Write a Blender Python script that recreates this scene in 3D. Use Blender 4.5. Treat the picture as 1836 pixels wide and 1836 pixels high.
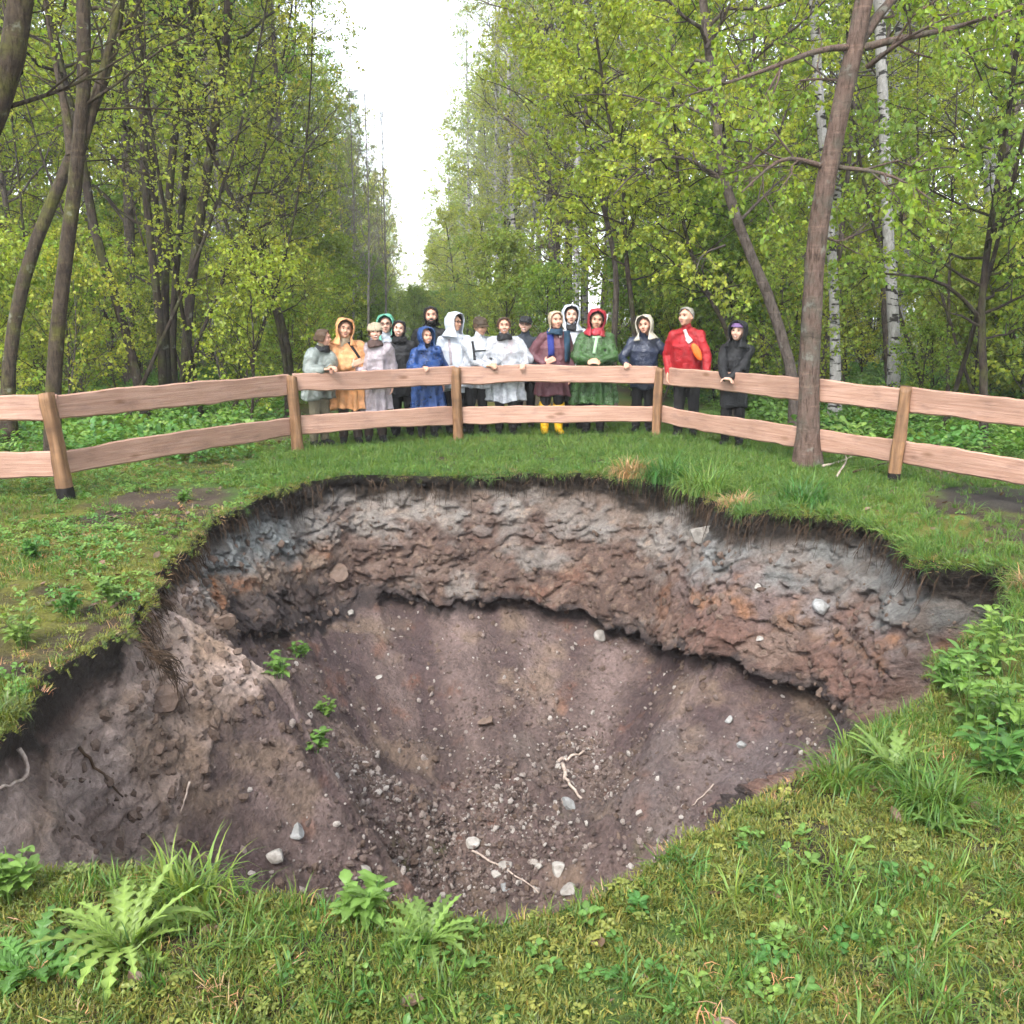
import bpy, bmesh, math, random
import numpy as np
from mathutils import Vector, Matrix, Euler
from mathutils.bvhtree import BVHTree

for o in list(bpy.data.objects):
    bpy.data.objects.remove(o, do_unlink=True)
scene = bpy.context.scene
COL = scene.collection
R_ = math.radians

# ---------------------------------------------------------------- camera
CAM_H = 1.75
F_PX = 1700.0          # focal length in pixels of the 1836 px wide photograph
PITCH = R_(11.7)
cam_d = bpy.data.cameras.new("camera")
cam_d.sensor_width = 36.0
cam_d.lens = F_PX / 1836.0 * 36.0
cam_d.clip_start = 0.05
cam_d.clip_end = 1500.0
cam = bpy.data.objects.new("camera", cam_d)
COL.objects.link(cam)
cam.location = (0, 0, CAM_H)
cam.rotation_euler = (math.pi / 2 - PITCH, 0, 0)
scene.camera = cam

# ---------------------------------------------------------------- sky, overcast
SUN_EL, SUN_AZ = 46.0, 200.0
world = bpy.data.worlds.new("World")
scene.world = world
world.use_nodes = True
wn = world.node_tree
wn.nodes.clear()
wo = wn.nodes.new("ShaderNodeOutputWorld")
wb = wn.nodes.new("ShaderNodeBackground")
ws = wn.nodes.new("ShaderNodeTexSky")
ws.sky_type = 'NISHITA'
ws.sun_disc = False
ws.sun_elevation = R_(SUN_EL)
ws.sun_rotation = R_(SUN_AZ)
ws.air_density = 1.0
ws.dust_density = 1.0
ws.ozone_density = 1.0
wh = wn.nodes.new("ShaderNodeHueSaturation")      # closed cloud cover: nearly no blue left
wh.inputs['Saturation'].default_value = 0.35
wn.links.new(ws.outputs[0], wh.inputs['Color'])
wn.links.new(wh.outputs[0], wb.inputs['Color'])
wb.inputs['Strength'].default_value = 0.15
wn.links.new(wb.outputs[0], wo.inputs['Surface'])

sun_d = bpy.data.lights.new("sun", 'SUN')
sun_d.energy = 1.5
sun_d.angle = R_(25)
sun_d.color = (1.0, 0.97, 0.93)
sun = bpy.data.objects.new("sun", sun_d)
COL.objects.link(sun)
sun.rotation_euler = (R_(90 - SUN_EL), 0, R_(180 - SUN_AZ))
sun.location = (0, 0, 30)

scene.view_settings.view_transform = 'Standard'
scene.view_settings.look = 'None'
scene.view_settings.gamma = 1.0
scene.view_settings.use_curve_mapping = False
scene.view_settings.exposure = 2.08
scene.render.engine = 'CYCLES'
scene.cycles.use_denoising = True
scene.cycles.max_bounces = 6
scene.cycles.diffuse_bounces = 3
scene.cycles.glossy_bounces = 2
scene.cycles.transmission_bounces = 4
scene.cycles.transparent_max_bounces = 8
scene.cycles.use_adaptive_sampling = True
scene.cycles.adaptive_threshold = 0.05
scene.cycles.sample_clamp_indirect = 6.0

# ---------------------------------------------------------------- helpers
def ray(px, py):
    x = (px - 918) / F_PX
    y = (918 - py) / F_PX
    return np.array([x, math.cos(PITCH) + y * math.sin(PITCH), -math.sin(PITCH) + y * math.cos(PITCH)])

def at(px, py, y):
    """the place seen at a photo pixel, y metres ahead"""
    d = ray(px, py)
    return d * (y / d[1]) + np.array([0, 0, CAM_H])

def ground_at(px, py):
    d = ray(px, py)
    return d * (-CAM_H / d[2]) + np.array([0, 0, CAM_H])

def _h(ix, iy, iz, s):
    n = (ix.astype(np.int64) * 374761393 + iy.astype(np.int64) * 668265263 + iz.astype(np.int64) * 1440662683 + s * 974634541) & 0xFFFFFFFF
    n = ((n ^ (n >> 13)) * 1274126177) & 0xFFFFFFFF
    n = ((n ^ (n >> 15)) * 2246822519) & 0xFFFFFFFF
    return ((n ^ (n >> 16)) & 0xFFFFFF).astype(np.float64) / 0xFFFFFF

def vnoise(p, seed=0):
    i = np.floor(p)
    f = p - i
    f = f * f * f * (f * (f * 6 - 15) + 10)
    x, y, z = i[:, 0], i[:, 1], i[:, 2]
    out = 0
    for a in (0, 1):
        wx = f[:, 0] if a else 1 - f[:, 0]
        for b in (0, 1):
            wy = f[:, 1] if b else 1 - f[:, 1]
            for c in (0, 1):
                wz = f[:, 2] if c else 1 - f[:, 2]
                out = out + wx * wy * wz * _h(x + a, y + b, z + c, seed)
    return out * 2 - 1

def fbm(p, scale=1.0, octv=4, seed=0, gain=0.5):
    p = np.asarray(p, float) * scale
    s, amp, tot = 0, 1.0, 0
    for k in range(octv):
        s = s + amp * vnoise(p + 17.3 * k, seed + k)
        tot += amp
        amp *= gain
        p = p * 2.03
    return s / tot

def cells(p, scale, seed=0):
    """distance to the nearest cell point, to the second nearest, and the cell's own random value"""
    p = np.asarray(p, float) * scale
    i = np.floor(p)
    d1 = np.full(len(p), 9.0); d2 = d1.copy(); cid = np.zeros(len(p))
    for a in (-1, 0, 1):
        for b in (-1, 0, 1):
            for c in (-1, 0, 1):
                q = i + (a, b, c)
                o = np.stack([_h(q[:, 0], q[:, 1], q[:, 2], seed + k) for k in (1, 2, 3)], 1)
                d = np.sqrt((((q + o) - p) ** 2).sum(1))
                near = d < d1
                d2 = np.where(near, d1, np.minimum(d2, d))
                cid = np.where(near, _h(q[:, 0], q[:, 1], q[:, 2], seed + 7), cid)
                d1 = np.where(near, d, d1)
    return d1, d2, cid

def sstep(a, b, x):
    t = np.clip((x - a) / (b - a), 0, 1)
    return t * t * (3 - 2 * t)

def mesh_np(name, V, faces, mats=(), col=None, smooth=True, mat_idx=None):
    """faces: one int array (n,k) or a list of such arrays"""
    if not isinstance(faces, list):
        faces = [faces]
    faces = [np.asarray(f, np.int32) for f in faces if len(f)]
    me = bpy.data.meshes.new(name)
    V = np.asarray(V, np.float32)
    me.vertices.add(len(V))
    me.vertices.foreach_set("co", V.ravel())
    nl = sum(f.size for f in faces)
    npoly = sum(len(f) for f in faces)
    me.loops.add(nl)
    me.polygons.add(npoly)
    me.loops.foreach_set("vertex_index", np.concatenate([f.ravel() for f in faces]))
    tot = np.concatenate([np.full(len(f), f.shape[1], np.int32) for f in faces])
    me.polygons.foreach_set("loop_start", np.concatenate([[0], np.cumsum(tot)[:-1]]).astype(np.int32))
    if mat_idx is not None:
        me.polygons.foreach_set("material_index", np.asarray(mat_idx, np.int32))
    me.polygons.foreach_set("use_smooth", np.full(npoly, smooth, bool))
    for m in mats:
        me.materials.append(m)
    if col is not None:
        a = me.color_attributes.new("Col", 'FLOAT_COLOR', 'POINT')
        c = np.ones((len(V), 4), np.float32)
        c[:, :3] = col
        a.data.foreach_set("color", c.ravel())
    me.update(calc_edges=True)
    me.validate()
    return me

def obj(name, me, parent=None, loc=None):
    o = bpy.data.objects.new(name, me)
    COL.objects.link(o)
    if parent is not None:
        o.parent = parent
    if loc is not None:
        o.location = loc
    return o

def tag(o, label=None, cat=None, group=None, kind=None):
    if label: o["label"] = label
    if cat: o["category"] = cat
    if group: o["group"] = group
    if kind: o["kind"] = kind
    return o

def thing(name, label, cat, loc=(0, 0, 0), rz=0.0, group=None):
    o = obj(name, None, None, tuple(float(v) for v in loc))
    o.empty_display_size = 0.2
    o.rotation_euler = (0, 0, rz)
    return tag(o, label, cat, group)

def copy_tree(o, parent=None):
    c = o.copy()
    COL.objects.link(c)
    c.parent = parent
    for ch in o.children:
        copy_tree(ch, c)
    return c

class Mat:
    """small wrapper for building a node material"""
    def __init__(self, name, rough=0.8, spec=0.3):
        self.m = bpy.data.materials.new(name)
        self.m.use_nodes = True
        self.t = self.m.node_tree
        self.b = self.t.nodes["Principled BSDF"]
        self.out = self.t.nodes["Material Output"]
        self.b.inputs["Roughness"].default_value = rough
        self.b.inputs["Specular IOR Level"].default_value = spec
    def n(self, typ, **kw):
        nd = self.t.nodes.new(typ)
        for k, v in kw.items():
            if k in nd.inputs.keys():
                nd.inputs[k].default_value = v
            else:
                setattr(nd, k, v)
        return nd
    def l(self, a, b):
        self.t.links.new(a, b)
    def coord(self, kind='Object', scale=(1, 1, 1)):
        tc = self.n("ShaderNodeTexCoord")
        mp = self.n("ShaderNodeMapping")
        mp.inputs["Scale"].default_value = scale
        self.l(tc.outputs[kind], mp.inputs[0])
        return mp.outputs[0]
    def noise(self, vec, scale, detail=4, rough=0.6):
        nd = self.n("ShaderNodeTexNoise", Scale=scale, Detail=detail, Roughness=rough)
        self.l(vec, nd.inputs["Vector"])
        return nd.outputs["Fac"]
    def ramp(self, fac, stops):
        r = self.n("ShaderNodeValToRGB")
        el = r.color_ramp.elements
        while len(el) < len(stops):
            el.new(0.5)
        for e, (p, c) in zip(el, stops):
            e.position = p
            e.color = (*c, 1) if len(c) == 3 else c
        self.l(fac, r.inputs[0])
        return r.outputs[0]
    def mix(self, a, b, fac=0.5, mode='MIX'):
        mx = self.n("ShaderNodeMix", data_type='RGBA', blend_type=mode)
        for sock, v in ((mx.inputs[0], fac), (mx.inputs[6], a), (mx.inputs[7], b)):
            if isinstance(v, (int, float)):
                sock.default_value = v
            elif isinstance(v, tuple):
                sock.default_value = (*v, 1)
            else:
                self.l(v, sock)
        return mx.outputs[2]
    def attr(self, name="Col"):
        a = self.n("ShaderNodeAttribute", attribute_name=name)
        return a.outputs["Color"]
    def base(self, c):
        if isinstance(c, tuple):
            self.b.inputs["Base Color"].default_value = (*c, 1)
        else:
            self.l(c, self.b.inputs["Base Color"])
    def bump(self, h, strength=0.4, dist=0.02):
        bp = self.n("ShaderNodeBump", Strength=strength, Distance=dist)
        self.l(h, bp.inputs["Height"])
        self.l(bp.outputs[0], self.b.inputs["Normal"])

def leaf_material(name, colour, var=0.35, trans=0.5, rough=0.45, hue=0.03):
    k = Mat(name, rough, 0.35)
    oi = k.n("ShaderNodeObjectInfo")
    hs = k.n("ShaderNodeHueSaturation")
    mr = k.n("ShaderNodeMapRange")
    k.l(oi.outputs["Random"], mr.inputs[0])
    mr.inputs[3].default_value = 0.5 - hue
    mr.inputs[4].default_value = 0.5 + hue
    k.l(mr.outputs[0], hs.inputs["Hue"])
    mr2 = k.n("ShaderNodeMapRange")
    k.l(oi.outputs["Random"], mr2.inputs[0])
    mr2.inputs[3].default_value = 1 + var * 0.4
    mr2.inputs[4].default_value = 1 - var * 0.4
    k.l(mr2.outputs[0], hs.inputs["Value"])
    c = k.mix(colour, k.attr(), 1.0, 'MULTIPLY')
    k.l(c, hs.inputs["Color"])
    k.base(hs.outputs[0])
    tr = k.n("ShaderNodeBsdfTranslucent")
    tc = k.mix(hs.outputs[0], (1.75, 1.75, 0.75), 1.0, 'MULTIPLY')
    k.l(tc, tr.inputs[0])
    mx = k.n("ShaderNodeMixShader")
    mx.inputs[0].default_value = trans
    k.l(k.b.outputs[0], mx.inputs[1])
    k.l(tr.outputs[0], mx.inputs[2])
    k.l(mx.outputs[0], k.out.inputs[0])
    return k.m

# ================================================================ terrain
CX, CY = -0.2, 6.0
RIM_T = np.radians([-177.7, -159.2, -145.8, -131.3, -128.3, -118.0, -114.1, -111.4, -109.4, -105.7, -102.2, -99.0, -94.5, -91.1, -87.2, -82.7, -79.8, -76.3, -70.8, -66.1, -58.8, -51.5, -46.0, -28.2, -17.3, -5.9, 7.0, 13.4, 28.8, 37.2, 44.0, 46.5, 55.4, 66.8, 76.5, 85.0, 97.1, 108.1, 117.2, 123.2, 132.3, 137.9, 155.7])
RIM_R = np.array([2.07, 2.14, 2.61, 3.05, 3.37, 3.67, 3.55, 3.48, 3.37, 3.37, 3.38, 3.37, 3.37, 3.45, 3.48, 3.39, 3.29, 3.13, 2.98, 2.99, 2.93, 2.8, 2.85, 2.78, 2.95, 3.38, 3.75, 3.25, 3.79, 3.77, 3.64, 3.31, 3.76, 4.66, 4.86, 4.80, 4.52, 4.90, 4.60, 4.08, 3.42, 3.22, 2.53])
UND_T = np.radians([-180, -168, -155, -140, -120, -90, -60, -45, -30, 0, 30, 38, 47, 62, 72, 80, 93, 100, 108, 117, 133, 149, 165])
UND_D = np.array([.62, .6, 1.05, 1.45, 1.3, 1.2, 1.1, .95, 1.0, 1.25, 1.4, 1.35, 1.22, 1.55, 1.58, 1.47, 1.31, 1.36, 1.2, 1.25, 1.03, .80, .68])

def per(t, T, V):
    return np.interp(t, np.r_[T[-1] - 2 * np.pi, T, T[0] + 2 * np.pi], np.r_[V[-1], V, V[0]])

def rim_r(t):
    q = np.stack([np.cos(t) * 4, np.sin(t) * 4, np.zeros_like(t)], 1)
    return per(t, RIM_T, RIM_R) + 0.10 * fbm(q, 1.1, 3, 5) + 0.05 * fbm(q, 5.0, 3, 9)

def ground_z(x, y):
    p = np.stack([x, y, np.zeros_like(x)], 1)
    d = np.hypot(x, y - 6)
    z = 0.05 * fbm(p, 0.35, 3, 21) + 0.025 * fbm(p, 2.5, 3, 22)
    z = z + 0.5 * fbm(p, 0.05, 3, 23) * sstep(18, 40, d)
    return z - 0.03

NT = 1100
TH = np.linspace(-np.pi, np.pi, NT, endpoint=False)
RR = rim_r(TH)
UD = per(TH, UND_T, UND_D) + 0.12 * fbm(np.stack([TH * 6, TH * 0, TH * 0], 1), 1.0, 3, 31) + 0.07 * fbm(np.stack([TH * 30, TH * 0, TH * 0], 1), 1.0, 3, 32)
rx, ry = CX + RR * np.cos(TH), CY + RR * np.sin(TH)
RZ = ground_z(rx, ry)

# ---- the pit: sod lip, cliff with strata, undercut, scree slope, floor
FLOOR_Z = -2.85
kn_s = np.array([0, .04, .10, .20, .34, .52, .70, .90, 1.0, 1.04, 1.10])
kn_i = np.array([0, -.03, -.09, -.04, .09, .21, .35, .50, .55, .38, .32])
kn_f = np.array([0, .05, .13, .22, .36, .53, .71, .90, .985, 1.02, 1.10])
MC, MT = 84, 104
s_c = np.linspace(0, 1.10, MC)
V = np.zeros((MC + MT, NT, 3))
DEP = np.zeros((MC + MT, NT))
cosT, sinT = np.cos(TH), np.sin(TH)
ins_var = (1 - .35 * sstep(150, 172, np.where(TH < -1.745, np.degrees(TH) + 360, np.degrees(TH)))) + 0.9 * fbm(np.stack([cosT * 4, sinT * 4, TH * 0], 1), 0.9, 3, 41)
kn_soft = np.array([0, -.03, -.08, -.03, .10, .22, .36, .52, .61, .66, .72])     # where scree lies against the wall: no undercut
und = sstep(-.35, .05, fbm(np.stack([TH * 4, TH * 0, TH * 0], 1), 1.0, 2, 33) + .02) * (1 - sstep(148, 165, np.where(TH < -1.745, np.degrees(TH) + 360, np.degrees(TH))))
degT = np.degrees(TH); degT = np.where(degT < -100, degT + 360, degT)
slope_l = sstep(160, 185, degT)                # the near left wall lies back as a slope
for k, s in enumerate(s_c):
    ins_ = np.interp(s, kn_s, kn_i) * und + np.interp(s, kn_s, kn_soft) * (1 - und)
    ins = ins_ * ins_var + slope_l * s * .06
    dep = np.interp(s, kn_s, kn_f) * UD
    r = RR - ins
    V[k, :, 0] = CX + r * cosT; V[k, :, 1] = CY + r * sinT; V[k, :, 2] = RZ - dep
    DEP[k] = dep / UD
r_top = RR - (0.32 * und + .72 * (1 - und)) * ins_var - slope_l * 1.10 * .06
z_top = RZ - 1.10 * UD
def soft(a, w=45):
    kk = np.hanning(w); kk /= kk.sum()
    return np.convolve(np.r_[a[-w:], a, a[:w]], kk, 'same')[w:-w]
r_soft, z_soft = soft(r_top), soft(z_top)
fx, fy = 0.05, 5.9         # middle of the floor
for k in range(MT):
    u = (k + 1) / MT
    uu = u ** 1.15
    wb_ = float(sstep(0, .14, u))
    rt_ = r_top * (1 - wb_) + r_soft * wb_; zt_ = z_top * (1 - wb_) + z_soft * wb_
    ex, ey = CX + rt_ * cosT, CY + rt_ * sinT
    x = ex + (fx - ex) * uu; y = ey + (fy - ey) * uu
    run = np.hypot(ex - fx, ey - fy)
    dist = run * (1 - uu)
    z = FLOOR_Z + (zt_ - FLOOR_Z) * (1 - uu) ** 1.45
    V[MC + k, :, 0] = x; V[MC + k, :, 1] = y; V[MC + k, :, 2] = z
    DEP[MC + k] = 1.10 + u
P = V.reshape(-1, 3)
D = DEP.reshape(-1)
TT = np.tile(TH, MC + MT)
S_row = np.repeat(np.arange(MC + MT), NT)
nin = np.stack([-np.cos(TT), -np.sin(TT), np.zeros_like(TT)], 1)
cl_w = sstep(0.02, 0.14, D) * (1 - sstep(1.0, 1.12, D)) * (1 - .5 * sstep(150, 170, np.where(TT < -1.745, np.degrees(TT) + 360, np.degrees(TT))))
ta_w = sstep(1.06, 1.25, D)
Pw = P + .12 * np.stack([fbm(P, 3, 2, 58), fbm(P, 3, 2, 59), fbm(P, 3, 2, 56)], 1)
d1, d2, cid = cells(Pw * (1, 1, 1.8), 5.0, 3)
e1, e2, eid = cells(P * (1, 1, 1.5), 14.0, 8)
strat = np.sin(P[:, 2] * 22 + 3 * fbm(P, 1.2, 3, 55))
disp = (0.12 * fbm(P, 1.6, 3, 51) + 0.11 * (cid - 0.5) * sstep(0.0, 0.13, d2 - d1) + 0.065 * (eid - 0.5) * sstep(0, .12, e2 - e1)
        + 0.018 * strat + 0.03 * fbm(P, 9, 3, 52) - 0.03 * (1 - sstep(0, .10, d2 - d1)) * sstep(-.3, .2, fbm(P, 1.7, 2, 57)))
# deep hollow under the turf on the right
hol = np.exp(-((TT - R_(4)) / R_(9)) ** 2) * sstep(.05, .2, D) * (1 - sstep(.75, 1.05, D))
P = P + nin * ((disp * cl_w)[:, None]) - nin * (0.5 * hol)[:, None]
# sod lip frayed
P[:, 2] += (1 - sstep(0.05, 0.2, D)) * sstep(0, .03, D) * 0.05 * fbm(P, 8, 2, 60)
rill = fbm(np.stack([TT * 9, D * 1.2, D * 0], 1), 1.0, 3, 61)
lump = (0.05 * fbm(P, 3.2, 3, 65) + 0.17 * fbm(P, 1.1, 3, 62) + 0.025 * rill * (1 - sstep(1.25, 1.6, D)) + 0.045 * fbm(P, 6.5, 3, 63) + 0.022 * fbm(P, 24, 2, 64))
c1, c2, ci = cells(P, 9.0, 13)
mound = .28 * np.exp(-(((P[:, 0] - .35) / .8) ** 2 + ((P[:, 1] - 7.1) / .45) ** 2)) + .18 * np.exp(-(((P[:, 0] + 1.0) / .5) ** 2 + ((P[:, 1] - 7.0) / .5) ** 2))
lump += mound * (1 + .8 * fbm(P, 4, 3, 66))
lump += 0.12 * np.clip(ci - 0.62, 0, 1) * sstep(0, .25, c2 - c1) * sstep(1.3, 1.75, D)
P[:, 2] += ta_w * lump
# ---- colours of the layers themselves
deg = np.degrees(TT)
deg = np.where(deg < -100, deg + 360, deg)          # -100 .. 260, left wall about 180
wl = sstep(112, 122, deg + 6 * fbm(P, 1.5, 2, 70))                      # left half
wr = 1 - sstep(52, 66, deg + 6 * fbm(P, 1.5, 2, 71))                    # right half
wn_ = sstep(150, 172, deg + 10 * fbm(P, 1.2, 2, 73))                    # near-left wall
f = D + 0.11 * fbm(P, 2.2, 4, 72) + 0.05 * fbm(P, 12, 2, 74)
def C3(*c): return np.array(c)
humus, clay, clayb = C3(.030, .022, .016), C3(.27, .26, .245), C3(.205, .22, .215)
tan_, orange, brown = C3(.30, .215, .155), C3(.36, .165, .08), C3(.112, .073, .058)
darkb, talus, pale = C3(.038, .028, .026), C3(.146, .103, .093), C3(.36, .33, .33)
rust = C3(.19, .085, .05)
def lerp(a, b, w):
    return a + (b - a) * w[:, None]
one = np.ones((len(P), 1))
n_m = fbm(P, 3.0, 4, 80)
n_f = fbm(P, 14.0, 3, 81)
left = lerp(one * clayb, one * tan_, sstep(.44, .54, f))
left = lerp(left, one * orange, sstep(.50, .56, f) * (1 - sstep(.64, .72, f)) * sstep(-.15, .25, n_m))
left = lerp(left, one * darkb * 1.6, sstep(.66, .76, f) * (1 - sstep(150, 170, deg)))
cen = lerp(one * (clay * .6 + tan_ * .3), one * brown * 1.15, sstep(.28, .48, f + .30 * n_m))
cen = lerp(cen, one * (clay * .75 + tan_ * .2), sstep(.05, .35, fbm(P * (1, 1, 1.6), 2.0, 4, 87)) * .75)
cen = lerp(cen, one * rust, sstep(.1, .5, n_m) * sstep(.4, .6, f) * .55)
cen = lerp(cen, one * tan_, sstep(.25, .5, n_f) * .5)
rig = lerp(one * (clay * .42 + clayb * .30), one * (talus * 1.25), sstep(.40, .50, f + .15 * n_m))
rig = lerp(rig, one * (orange * .6 + tan_ * .25), sstep(.48, .54, f) * (1 - sstep(.66, .74, f)) * sstep(-.2, .2, n_m))
rig = lerp(rig, one * rust, sstep(.66, .8, f) * .5)
nl = lerp(one * (tan_ * .85 + brown * .3), one * C3(.42, .325, .28), sstep(-.45, .2, n_m))
nl = lerp(nl, one * brown * .6, 1 - sstep(.14, .30, f + .15 * n_m))
nl = lerp(nl, one * brown, sstep(.15, .5, fbm(P, 2.0, 3, 84)) * .5)
big1, big2 = fbm(P, 1.3, 4, 85), fbm(P, 2.4, 4, 86)
left = lerp(left, one * (brown * .8 + tan_ * .3), sstep(.05, .4, big1) * .4)
rig = lerp(rig, one * (brown * .7 + tan_ * .25), sstep(-.1, .3, big2) * .6)
cen = lerp(cen, one * (brown * .7 + tan_ * .3), sstep(.0, .35, big1) * .7)
c = lerp(cen, left, wl)
c = lerp(c, rig, wr)
c = lerp(c, nl, sstep(150, 168, deg + 8 * fbm(P, 1.2, 2, 73)) * (1 - sstep(1.05, 1.2, D)))
hw = .10 * sstep(125, 145, deg) * (1 - sstep(175, 190, deg)) - .04 * sstep(180, 195, deg) + .10 * np.exp(-((deg - 48) / 9) ** 2) + .12 * (1 - sstep(0, 25, deg))
c = lerp(c, one * humus, 1 - sstep(.15 + hw, .25 + hw * 1.2, f + .10 * n_m))
c = lerp(c, one * darkb * 1.5, sstep(.90, .97, f) * (1 - .8 * wn_))
# scree
ts = one * talus
st = fbm(np.stack([TT * 9, D * .9, D * 0], 1), 1.0, 3, 90) + .25 * fbm(P, 2.5, 3, 89)
ts = lerp(ts, one * (talus * 1.5 + .02), sstep(.0, .45, st) * .75 * (1 - .6 * sstep(1.45, 1.8, D)))
ts = lerp(ts, one * (talus * C3(.58, .54, .60)), sstep(.05, .45, -st) * .8 * (1 - .6 * sstep(1.45, 1.8, D)))
ts = lerp(ts, one * (talus * .55), sstep(.0, .5, fbm(P, 1.1, 3, 91)) * .8)
ts = lerp(ts, one * (tan_ * .8), sstep(.1, .5, fbm(P, 2.6, 4, 92)) * .7)
ts = lerp(ts, one * rust * 1.1, sstep(.3, .6, fbm(P, 3.7, 4, 93)) * .5)
ts = lerp(ts, one * C3(.09, .095, .03), sstep(.35, .6, fbm(P, 2.9, 4, 94)) * sstep(1.5, 1.8, D) * .6)
c = lerp(c, ts, sstep(1.06, 1.14, D + .02 * n_f))
c = c * (1 + .35 * n_f + .2 * fbm(P, 40, 2, 95))[:, None]
c = lerp(c, c * .45, (1 - sstep(0, .05, d2 - d1)) * cl_w * .5 * sstep(-.2, .3, n_m))          # colour darkened along the cracks
slab = cl_w * sstep(.18, .30, f) * (1 - sstep(.95, 1.0, D))
c = lerp(c, one * clay * .95, slab * sstep(.70, .74, cid) * (1 - sstep(.45, .7, f)) * .35)
c = lerp(c, one * C3(.31, .235, .195), slab * (1 - sstep(.20, .24, cid)) * .28)
c = lerp(c, c * .6, slab * sstep(.42, .45, cid) * (1 - sstep(.54, .57, cid)) * .4)
c = lerp(c, one * humus * 1.3, hol * .85)  # shade of the deep hollow painted in with the humus tone
def blob(x, y, z, r, colr, a=.9):
    global c
    d = np.sqrt(((P - (x, y, z)) ** 2).sum(1)) + r * .8 * fbm(P, 1.6 / r, 4, 97)
    c = lerp(c, one * np.array(colr) * .8, .75 * a * (1 - sstep(r * .2, r, d)) * (.55 + .45 * sstep(-.3, .3, fbm(P, 9, 3, 98))))
for b_ in ((1.95, 8.95, -.62, .32, (.42, .44, .44)), (2.2, 8.6, -.55, .25, (.40, .43, .43)), (1.55, 9.85, -.55, .35, (.36, .33, .31)),
           (-.65, 10.0, -.32, .3, (.40, .37, .36)), (-1.95, 4.65, -.95, .30, (.42, .36, .34)), (-2.25, 9.3, -.5, .45, (.29, .31, .31)),
           (2.75, 8.0, -.85, .3, (.35, .33, .34)), (1.7, 9.3, -1.2, .35, (.30, .13, .06)), (2.9, 7.7, -.62, .34, (.22, .11, .07)),
           (1.9, 7.2, -1.9, .9, (.26, .215, .21)), (1.2, 7.5, -2.3, .9, (.22, .18, .17)), (.1, 8.4, -2.3, .5, (.24, .19, .165))):
    blob(*b_)
c = np.clip(c * .88, .008, .7)
ii = np.arange(NT); jj = (ii + 1) % NT
rows = np.arange(MC + MT - 1)[:, None] * NT
Fq = np.stack([rows + ii, rows + jj, rows + NT + jj, rows + NT + ii], -1).reshape(-1, 4)

k = Mat("pit_earth", 0.72, 0.35)
co = k.coord()
n1 = k.noise(co, 30, 6, .65); n2 = k.noise(co, 130, 4, .6)
k.base(k.mix(k.attr(), k.ramp(n1, [(.3, (.62, .6, .58)), (.7, (1.35, 1.33, 1.3))]), 1.0, 'MULTIPLY'))
hm = k.n("ShaderNodeMath", operation='MULTIPLY_ADD'); k.l(n2, hm.inputs[0]); hm.inputs[1].default_value = .35; k.l(n1, hm.inputs[2])
k.bump(hm.outputs[0], 1.0, .045)
rr_ = k.n("ShaderNodeMapRange"); k.l(k.noise(co, 2.0, 3), rr_.inputs[0]); rr_.inputs[3].default_value = .45; rr_.inputs[4].default_value = .95
k.l(rr_.outputs[0], k.b.inputs["Roughness"])
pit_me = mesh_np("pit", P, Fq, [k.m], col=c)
pit = tag(obj("pit", pit_me), "collapsed earth pit with layered clay walls and stony scree", kind="structure")
PIT_P, PIT_D, PIT_T = P, D, TT

# ---- the ground round the pit, out to the horizon
tt = np.concatenate([np.linspace(0, .9, 24), .9 + np.geomspace(.06, 420, 86)])
G = np.zeros((len(tt), NT, 3))
for k_, t in enumerate(tt):
    r = RR + t
    x, y = CX + r * cosT, CY + r * sinT
    G[k_, :, 0] = x; G[k_, :, 1] = y
    p = np.stack([x, y, x * 0], 1)
    fine = (0.02 * fbm(p, 7, 3, 24) * sstep(0, .1, t)) if t < 9 else 0
    G[k_, :, 2] = ground_z(x, y) + fine - 0.03 * (1 - sstep(0, .25, t)) * sstep(-1, 0, 0)
G[0, :, 2] = RZ
gp = G.reshape(-1, 3)
rows = np.arange(len(tt) - 1)[:, None] * NT
Gq = np.stack([rows + ii, rows + NT + ii, rows + NT + jj, rows + jj], -1).reshape(-1, 4)
g2 = gp * (1, 1, 0)
far = np.repeat(tt, NT)
soil, moss, lush = C3(.055, .040, .028), C3(.105, .105, .022), C3(.055, .10, .022)
a = fbm(g2, .9, 4, 101); b = fbm(g2, 4.0, 4, 102)
gc = np.ones((len(gp), 1)) * soil
gc = lerp(gc, np.ones((len(gp), 1)) * moss, sstep(-.25, .2, a + .5 * b))
gc = lerp(gc, np.ones((len(gp), 1)) * lush, sstep(.0, .3, fbm(g2, .5, 3, 103) + .4 * b + .25 * sstep(9, 11, gp[:, 1]) * (1 - sstep(15, 19, gp[:, 1]))))
# bare trodden earth right of the pit and a worn patch on the left bank
def patch(x, y, rx_, ry_, colr, s):
    global gc
    d = np.sqrt(((gp[:, 0] - x) / rx_) ** 2 + ((gp[:, 1] - y) / ry_) ** 2) + .5 * fbm(g2, 1.5, 3, 104)
    gc = lerp(gc, np.ones((len(gp), 1)) * np.array(colr), s * (1 - sstep(.6, 1.0, d)))
patch(5.2, 9.2, 1.3, .8, (.035, .028, .027), .95)
patch(-3.3, 9.3, .7, .8, (.07, .05, .04), .9)
patch(5.5, 11.0, 1.0, 1.0, (.06, .045, .03), .8)
gc = gc * (1 + .4 * b)[:, None]
k = Mat("ground_turf", 0.9, 0.2)
co = k.coord()
n1 = k.noise(co, 45, 6, .7)
k.base(k.mix(k.attr(), k.ramp(n1, [(.3, (.45, .45, .45)), (.72, (1.6, 1.55, 1.4))]), 1.0, 'MULTIPLY'))
k.bump(n1, .9, .03)
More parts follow.
